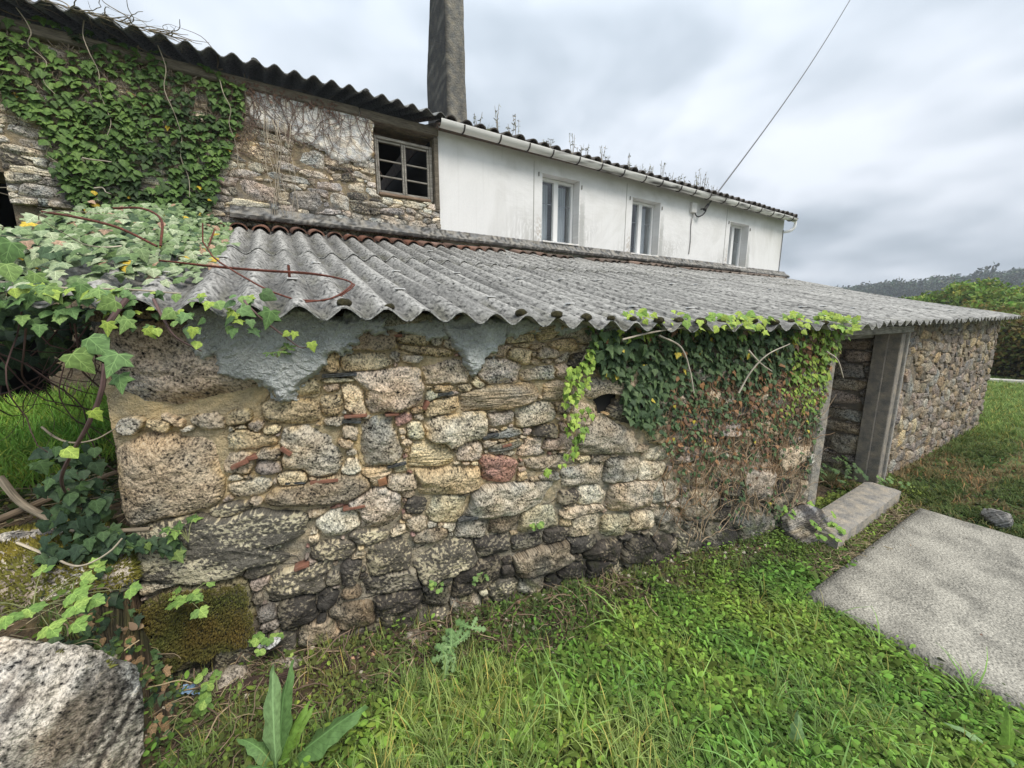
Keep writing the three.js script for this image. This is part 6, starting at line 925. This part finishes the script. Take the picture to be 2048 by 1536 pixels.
{ // sticks on the bank, rotten log, blue scrap
  const stick = (label, pts, rad, mat, name = 'fallen_branch') => { const p = PW(pts[0]), t = thing(name, label, 'branch', 'W', [p.x, p.y, p.z]); stem(t, pts.map(PW), rad, mat, 'branch', 0.5); return t; };
  const grey = wood([0.3, 0.25, 0.18]);
  const a = stick('long grey branch lying on the bank and curving towards the wall', [[-2.47, 1.13, 1.75], [-2.33, 1.03, 1.7], [-2.16, 0.98, 1.65], [-2.02, 0.95, 1.6], [-1.8, 0.97, 1.55], [-1.55, 1.0, 1.52]], 0.018, grey);
  stem(a, [[-2.1, 0.97, 1.63], [-2.0, 0.92, 1.5], [-1.85, 0.93, 1.42]].map(PW), 0.008, grey, 'twig');
  stick('straight brown branch crossing beneath the long grey one', [[-2.5, 0.92, 1.62], [-2.36, 0.98, 1.72], [-2.2, 1.05, 1.85], [-2.05, 1.1, 2.0]], 0.02, wood([0.2, 0.15, 0.1]));
  stick('thin pale twig forking above the mossy boulder', [[-2.04, 0.98, 1.45], [-1.88, 0.94, 1.42], [-1.7, 0.93, 1.37], [-1.58, 0.99, 1.38], [-1.55, 1.03, 1.4]], 0.006, wood([0.5, 0.44, 0.34]));
  stick('bent pale stem hanging from the wall corner over the bank', [[-2.15, 1.4, 1.7], [-2.04, 1.37, 1.65], [-1.91, 1.36, 1.6], [-1.75, 1.39, 1.55], [-1.6, 1.46, 1.52]], 0.005, wood([0.45, 0.38, 0.28]));
  const lg = thing('rotten_log', 'dark brown rotten root lying at the foot of the wall behind the dock plant', 'log', 'W', [-1.2, 0.1, -1.58]);
  const pts = [[-1.42, 0.13, 1.5], [-1.3, 0.15, 1.55], [-1.15, 0.14, 1.62], [-0.98, 0.12, 1.7], [-0.82, 0.11, 1.76]].map(PW).map((p) => p.sub(lg.position)), g = tube(pts, 0.042, 40, 14, 0.55), p = g.attributes.position; for (let i = 0; i < p.count; i++) { const n = 0.02 * fb(p.getX(i) * 8, p.getY(i) * 40 + p.getZ(i) * 30, 3); p.setY(i, p.getY(i) + n); p.setZ(i, p.getZ(i) + n); } g.computeVertexNormals();
  const m = new THREE.Mesh(g, std({ map: woodT, bumpMap: woodT, bumpScale: 0.02, color: rgb(0.16, 0.1, 0.075) })); m.name = 'wood'; lg.add(m);
  const sc = thing('blue_scrap', 'crumpled scrap of pale blue plastic on the soil below the mossy block', 'litter', 'W', [-1.5, 0.16, -1.53]); const sg = sheet(14, 6, (i, j) => [-0.05 + i * 0.0075, 0.02 + 0.02 * fb(i * 0.5, j * 0.6, 3), -0.02 + j * 0.008]); const sm = new THREE.Mesh(sg, std({ color: rgb(0.3, 0.47, 0.68), roughness: 0.5 })); sm.name = 'film'; sc.add(sm);
}
{ // rusty wire left on the roof
  const R = (s, n, h) => { const p = HP(s, n, roofY(s, n) + h); return p; };
  const w1 = thing('rusty_wire', 'rusty bent wire hoop lying over the lower roof sheets and reaching past the eave', 'wire', 'W', [R(0, 2.4, 0).x, 2.0, R(0, 2.4, 0).z]);
  stem(w1, [R(-0.5, 2.62, 0.06), R(-0.25, 2.56, 0.05), R(-0.05, 2.52, 0.05), R(0.16, 2.5, 0.05), R(0.3, 2.4, 0.05), R(0.36, 2.32, 0.045), R(0.33, 2.2, 0.04), R(0.22, 2.04, 0.02), R(0.1, 2.02, 0.01), R(-0.02, 2.1, 0.03), R(-0.12, 2.28, 0.05), R(-0.22, 2.5, 0.07), R(-0.3, 2.7, 0.1), R(-0.34, 2.76, 0.2), R(-0.3, 2.78, 0.27), R(-0.27, 2.76, 0.24), R(-0.3, 2.7, 0.14)], 0.0042, M.rust, 'wire', 1).geometry;
  stem(w1, [R(-0.48, 2.58, 0.065), R(-0.25, 2.53, 0.06), R(-0.05, 2.49, 0.06), R(0.16, 2.47, 0.06), R(0.3, 2.37, 0.055), R(0.345, 2.3, 0.05), R(0.31, 2.17, 0.045), R(0.2, 2.01, 0.025), R(0.1, 1.99, 0.015)], 0.0042, M.rust, 'wire', 1);
  stem(w1, [R(0.06, 2.51, 0.0), R(0.06, 2.51, 0.09)], 0.007, M.rust, 'clip', 1);
  const w2 = thing('rusty_rod', 'bent rusty rod sticking out of the pale ivy heap', 'rod', 'W', [R(-0.8, 2.9, 0).x, 2.2, R(-0.8, 2.9, 0).z]);
  stem(w2, [R(-0.98, 2.95, 0.22), R(-0.8, 2.75, 0.22), R(-0.62, 2.6, 0.2), R(-0.48, 2.52, 0.14)], 0.006, M.rust, 'rod', 1); stem(w2, [R(-0.75, 3.1, 0.26), R(-0.6, 2.95, 0.28), R(-0.5, 2.8, 0.24), R(-0.5, 2.7, 0.12)], 0.006, M.rust, 'rod', 1);
}
{ // weeds along the gutter
  const r = rng(301), spots = [2.45, 2.75, 2.95, 3.05, 3.5, 3.62, 4.05, 4.2, 4.32, 4.65, 4.78, 5.2, 5.3, 5.42, 5.6, 5.72, 5.85, 6.1, 6.25, 6.4, 6.55, 6.75, 7.0, 7.1, 7.25, 7.35, 7.5, 7.65];
  const ORD = 'first second third fourth fifth sixth seventh eighth ninth tenth eleventh twelfth thirteenth fourteenth fifteenth sixteenth seventeenth eighteenth nineteenth twentieth twenty-first twenty-second twenty-third twenty-fourth twenty-fifth twenty-sixth twenty-seventh twenty-eighth'.split(' '), tall = new Set([2.75, 3.05, 4.05, 4.65, 5.3, 6.1, 7.1, 7.35, 7.25]);
  const wm = wood([0.3, 0.27, 0.2]), pal = palette([[0.3, 0.32, 0.17], [0.36, 0.28, 0.18]]);
  spots.forEach((s, k) => {
    const y = lerp(4.285, 4.205, (s - 1.93) / 9.1) + 0.02, b = HP(s, 5.04, y), t = thing('gutter_weed', (tall.has(s) ? 'tall' : 'low') + ' dry weed in the white gutter, ' + ORD[k] + ' from the chimney', 'weed', 'W', [b.x, b.y, b.z], 'weeds growing in the white gutter'), L = [], h = (tall.has(s) ? 0.42 : 0.22) * (0.8 + 0.4 * r());
    for (let q = 0; q < 3; q++) { const e = b.clone().add(V((r() - 0.5) * 0.14, h * (0.5 + 0.5 * r()), (r() - 0.5) * 0.1)), md = b.clone().lerp(e, 0.5).add(V((r() - 0.5) * 0.03, 0, 0)); stem(t, [b, md, e], 0.005, wm, 'stem', 0.5); for (let i = 0; i < 6; i++) { const p = md.clone().lerp(e, r() * 1.05); L.push({ p, n: jit(r, UP, 1.6), d: jit(r, V(0, 0.2, 0), 2), s: 0.025 + 0.025 * r(), c: r() < 0.6 ? 0 : 1, w: 0.6 }); } }
    addLeaves(t, L, pal, 20, [OVAL]);
  });
  const b = HP(2.62, 5.04, 4.29), t = thing('gutter_grass', 'green tuft of grass in the gutter below the chimney', 'grass tuft', 'W', [b.x, b.y, b.z]); const g = tuftGeo(40, 0.16, 0.006, 0.06, 77); const m = new THREE.Mesh(paint(g, [0.2, 0.25, 0.07]), vcM); m.name = 'blades'; t.add(m);
}
{ // overhead cable
  const a = HP(7.5, 5.1, 4.0), e = V(14.05, 14.84, -18.53), t = thing('power_cable', 'thin grey overhead cable running from the white house up across the sky', 'cable', 'W', [a.x, a.y, a.z]);
  const pts = []; for (let i = 0; i <= 10; i++) pts.push(a.clone().lerp(e, i / 10).add(V(0, -0.25 * Math.sin(Math.PI * i / 10), 0))); stem(t, pts, 0.016, std({ color: rgb(0.16, 0.16, 0.165) }), 'wire', 1);
  stem(t, [a.clone(), a.clone().lerp(e, 0.012)], 0.03, std({ color: rgb(0.05, 0.05, 0.05) }), 'clamp', 1);
}
// ---------- beyond the shed: kerb, hedge, trees, wooded hill ----------
{
  const k = thing('kerb', 'pale concrete kerb along the far side of the lawn', 'kerb', 'W', [15, -0.05, -11]); put(k, 'kerb_stone', box(-14, 16, -0.1, 0.12, -0.12, 0.12, 0.02).rotateY(-0.5).translate(15.6, -0.05, -10.6), std({ color: rgb(0.6, 0.57, 0.5) }));
  const sprayGeo = (n, size, spread, seed) => { const r = rng(seed), l = []; for (let i = 0; i < n; i++) { const a = r() * 6.28, q = r() * 2 - 1, R = spread * Math.cbrt(r()), s = Math.sqrt(1 - q * q); l.push(paint(OVAL.clone().applyMatrix4(leafMatrix({ p: V(Math.cos(a) * s * R, q * R, Math.sin(a) * s * R), n: jit(r, UP, 1.6), d: jit(r, V(0, -0.4, 0), 2), s: size * (0.7 + 0.6 * r()), w: 1.3 })), [0.7 + 0.6 * r(), 0.8 + 0.4 * r(), 0.8])); } return mergeGeometries(l); };
  const spray = sprayGeo(26, 0.16, 0.3, 3), sprayB = sprayGeo(22, 0.1, 0.24, 4);
  function tree(name, label, cat, x, z, h, w, col, seed, n, geo, low = 0.1, group) {
    const y = -0.1, t = thing(name, label, cat, 'W', [x, y, -z], group), r = rng(seed), im = [], bark = wood([0.14, 0.11, 0.08]);
    const m = new THREE.Mesh(tube([[0, 0, 0], [0.08 * w, h * 0.3, 0.02], [0.03, h * 0.75, 0]], 0.05 * h * 0.5, 10, 8, 0.3), bark); m.name = 'trunk'; t.add(m);
    const lobes = []; for (let k = 0; k < 11; k++) { const a = r() * 6.28, q = low + (1 - low) * r(), R = w * (0.34 + 0.25 * r()) * (1 - 0.3 * q); lobes.push([Math.cos(a) * w * 0.55 * Math.sqrt(r()) * (1.2 - q), h * q * 0.86, Math.sin(a) * w * 0.55 * Math.sqrt(r()), R]); if (k < 5) { const lm = new THREE.Mesh(tube([[0.03, h * 0.2 * (1 + r()), 0], [lobes[k][0] * 0.6, lobes[k][1] * 0.7, lobes[k][2] * 0.6], lobes[k].slice(0, 3)], 0.012 * h, 8, 5, 0.3), bark); lm.name = k ? 'limb_' + String(k).padStart(3, '0') : 'limb'; t.add(lm); } }
    for (let i = 0; i < n; i++) { const L = lobes[Math.floor(r() * lobes.length)], a = r() * 6.28, q = r() * 2 - 1, s = Math.sqrt(1 - q * q), R = L[3] * (0.55 + 0.55 * Math.sqrt(r())), p = V(L[0] + Math.cos(a) * s * R, Math.max(0.05, L[1] + q * R * 0.8), L[2] + Math.sin(a) * s * R), e = new THREE.Euler(r() * 6, r() * 6, r() * 6), sc = 0.7 + 0.7 * r(), b = 0.4 + 0.95 * r() * (0.6 + 0.7 * ss(0.1, 0.9, p.y / h)) + 0.2 * fb(p.x * 2 + x, p.y * 2, 2), ye = r() < 0.15 ? 1.35 : 1; im.push([new THREE.Matrix4().compose(p, new THREE.Quaternion().setFromEuler(e), V(sc, sc, sc)), rgb(col[0] * b * ye, col[1] * b, col[2] * b)]); }
    const c = new THREE.InstancedMesh(geo, vcM, n); im.forEach((k, i) => { c.setMatrixAt(i, k[0]); c.setColorAt(i, k[1]); }); c.name = 'crown'; kind(c, 'stuff'); t.add(c);
  }
  tree('hedge_bush', 'rusty green bush right behind the far corner of the shed', 'bush', 16.0, 12.2, 1.7, 2.0, [0.15, 0.15, 0.05], 401, 900, sprayB, 0.02);
  tree('hedge_bush', 'dark green bush beyond the kerb at the right border of the photo', 'bush', 18.2, 12.6, 1.9, 2.2, [0.12, 0.14, 0.045], 402, 900, sprayB, 0.02);
  tree('hedge_bush', 'brownish bush behind the rusty green one', 'bush', 18.5, 15.5, 2.0, 2.4, [0.14, 0.16, 0.045], 403, 900, sprayB, 0.02);
  tree('hedge_bush', 'low dark bush partly hidden by the shed roof', 'bush', 14.8, 14.2, 1.6, 2.2, [0.09, 0.12, 0.04], 404, 700, sprayB, 0.02);
  const far = [[22.5, 24, 2.3, 3.0, 'small light green tree farthest left above the shed roof'], [25.5, 25, 2.6, 3.6, 'light green round tree second from the left above the roof'], [27.5, 24.5, 3.0, 3.8, 'yellowish green tree third from the left above the roof'], [27, 21.5, 2.9, 3.6, 'fresh green tree standing before the taller ones on the right'], [30.5, 24.5, 3.5, 4.4, 'tall green tree with a broad crown before the wooded hill'], [33, 25.5, 4.0, 4.8, 'tallest green tree at the right border of the photo'], [24, 19.5, 2.3, 3.2, 'mid green tree behind the hedge bushes']];
  far.forEach(([x, z, h, w, l], i) => tree('broad_tree', l, 'tree', x, z, h, w, i % 3 === 2 ? [0.22, 0.3, 0.07] : i % 2 ? [0.17, 0.25, 0.06] : [0.19, 0.28, 0.07], 420 + i, 1500, spray, 0.08));
  // hill and its wood
  const hill = (a, d) => { const q = (d - 330) / 190; return -3 + (interp([[0.2, 20], [0.66, 13.5], [0.7, 15.5], [0.8, 18.5], [0.9, 21], [1.0, 21], [1.3, 18]], a) + 2.5 * fb(a * 9, 2, 3)) * Math.exp(-q * q * 1.4); };
  const g = sheet(90, 24, (i, j) => { const a = 0.1 + 1.3 * i / 90, d = 180 + 420 * j / 24, w = ss(0.1, 0.3, a) * ss(1.4, 1.2, a); return [Math.sin(a) * d, hill(a, d) * w - 3 * (1 - w), -Math.cos(a) * d]; }, null, (i, j, p) => [p[0] * 0.1, p[2] * 0.1]);
  const m = new THREE.Mesh(g, std({ color: rgb(0.045, 0.06, 0.03) })); m.name = 'hill'; kind(m, 'structure'); scene.add(m);
  const r = rng(500), list = [], blob = sprayGeo(130, 0.8, 2.3, 9);
  for (let i = 0; i < 3600; i++) { const a = 0.6 + 0.55 * r(), d = 240 + 130 * r(), y = hill(a, d), s = 0.7 + 0.9 * r() * r(), t = r() < 0.07 ? 1.5 : 1; list.push([new THREE.Matrix4().compose(V(Math.sin(a) * d, y + 2 * s * t, -Math.cos(a) * d), new THREE.Quaternion().setFromEuler(new THREE.Euler(r() * 6, r() * 6, 0)), V(s * 0.9, s * t * 1.2, s * 0.9)), 0.6 + 0.7 * r()]); }
  const im = new THREE.InstancedMesh(blob, std({ vertexColors: true }), list.length); list.forEach((k, i) => { im.setMatrixAt(i, k[0]); im.setColorAt(i, rgb(0.075 * k[1], 0.098 * k[1], 0.068 * k[1])); }); im.name = 'distant_forest'; kind(im, 'stuff'); scene.add(im);
}
renderer.render(scene, camera);
